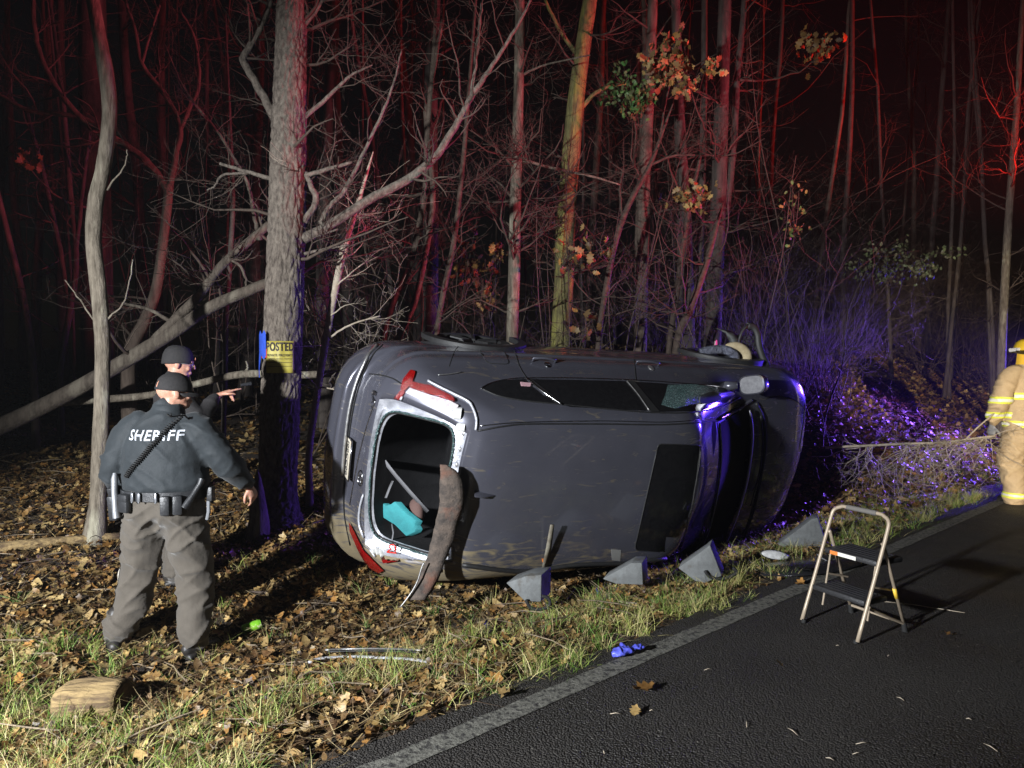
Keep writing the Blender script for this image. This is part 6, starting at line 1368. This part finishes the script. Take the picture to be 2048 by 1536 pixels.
# ------------------------------------------------------------------ sign, tape, flag
def sign():
    c0 = pix(567, 715, OAK_D); ax = Vector((pix(565, 715, OAK_D).x, OAK_D, 0)); r_ = .192; o = empty('posted_sign', (ax.x, ax.y, 0), label='yellow POSTED private property sign wrapped round the big trunk', cat='sign')
    ym = pmat('yellow sign card', (.42, .36, .06), (.34, .28, .05), 12, .55); blk = pmat('black sign print', (.03, .02, .015), rough=.7)
    def on(x, z, k=0): a = x / (r_ + k); return Vector(((r_ + k) * math.sin(a), -(r_ + k) * math.cos(a), z))
    z0, z1 = CAMH - (746 - 720) / FPX * 6.7, CAMH - (682 - 720) / FPX * 6.7; x0, x1 = -.10, .165
    m = MB(); m.grid([[on(x0 + (x1 - x0) * i / 16 + (.012 if j == 6 else 0), z0 + (z1 - z0) * j / 6, .004 * math.sin(i)) for i in range(17)] for j in range(7)]); sg = m.build('sign_card', ym, o, sharp=0); q = sg.modifiers.new('s', 'SOLIDIFY'); q.thickness = .003; q.offset = -1
    def txt(s_, size, z, bold, xc=.035, sx=1.0):
        me = text_mesh(s_, size, 0, bold); bm = bmesh.new(); bm.from_mesh(me); bmesh.ops.triangulate(bm, faces=bm.faces[:])
        for v in bm.verts: v.co = on(xc + v.co.x * sx, z + v.co.y, .007)
        bm.to_mesh(me); bm.free(); mobj('sign_lettering', me, blk, sg)
    H_ = z1 - z0; txt('POSTED', .105, z1 - H_ * .19, .003, sx=.62); txt('PRIVATE PROPERTY', .03, z1 - H_ * .45, .0005, sx=.85); txt('HUNTING, FISHING, TRAPPING', .016, z1 - H_ * .56, 0, sx=.9)
    for zz in (.68, .80): m = MB(); m.grid([[on(x0 + .02 + (x1 - x0 - .04) * i / 8, z1 - H_ * zz + j * .004, .006) for i in range(9)] for j in range(2)]); m.build('sign_rule', blk, sg, sharp=0)
    t = empty('blue_tape', (ax.x, ax.y, 0), label='blue plastic tape tied round the big trunk beside the sign', cat='tape'); bm_ = pmat('blue plastic tape', (.04, .10, .55), (.03, .07, .4), 30, .4, bump=.4, bscale=30)
    m = MB(); m.grid([[on(-.225 + .13 * i / 6, zz + .02 * math.sin(i * 2 + zz * 9), .012) for i in range(7)] for zz in (CAMH + .02, CAMH + .10, CAMH + .17, CAMH + .25)]); m.build('tape_wrap', bm_, t, sharp=0)
    m = MB(); m.grid([[on(-.215 + dx + .02 * math.sin(zz * 20), zz, .016) for dx in (-.02, .005, .03)] for zz in np.linspace(CAMH - .16, CAMH + .06, 9)]); m.build('tape_tail', bm_, t, sharp=0)
    m = MB(); m.grid([[on(-.165 + .08 * i / 4, zz, .010) for i in range(5)] for zz in (CAMH + .02, CAMH + .10)]); m.build('red_tape', pmat('faded red tape', (.45, .07, .03), rough=.6), t, sharp=0)
    # wire from the sign to the sapling
    m = MB(); m.tube([on(.165, CAMH + .12) , pix(645, 691, 7.3) - Vector((ax.x, ax.y, 0))], .003, 4); m.build('wire', MT['twig_pale'], o)
sign()
c = pix(1430, 700, 8.4); m = MB(); m.tube([Vector((0, 0, gz(c.x, c.y) - c.z)), Vector((0, 0, .1))], .003, 5); fo = m.build('marker_flag', MT['steel'], label='small pink marker flag behind the front of the car', cat='flag'); fo.location = c
m = MB(); m.grid([[Vector((-.02, 0, .0)), Vector((.03, .01, .0))], [Vector((-.005, .01, .06)), Vector((.028, .0, .05))], [Vector((.012, 0, .115)), Vector((.022, .0, .11))]]); m.build('flag_cloth', pmat('pink plastic', (.8, .05, .3), rough=.5), fo, sharp=0)
# ------------------------------------------------------------------ thin night mist
hz = bpy.data.materials.new('thin mist'); hz.use_nodes = True
t = hz.node_tree; t.nodes.remove(t.nodes['Principled BSDF']); pv = t.nodes.new('ShaderNodeVolumePrincipled')
pv.inputs['Color'].default_value = (.9, .92, .95, 1); pv.inputs['Density'].default_value = .0008; pv.inputs['Anisotropy'].default_value = .2
t.links.new(pv.outputs[0], t.nodes['Material Output'].inputs['Volume'])
mb = MB(); mb.box((0, 0, 4.5), (300, 300, 25)); ho = mb.build('haze', hz, smooth=False, kind='stuff', label='thin damp night mist hanging over the road')
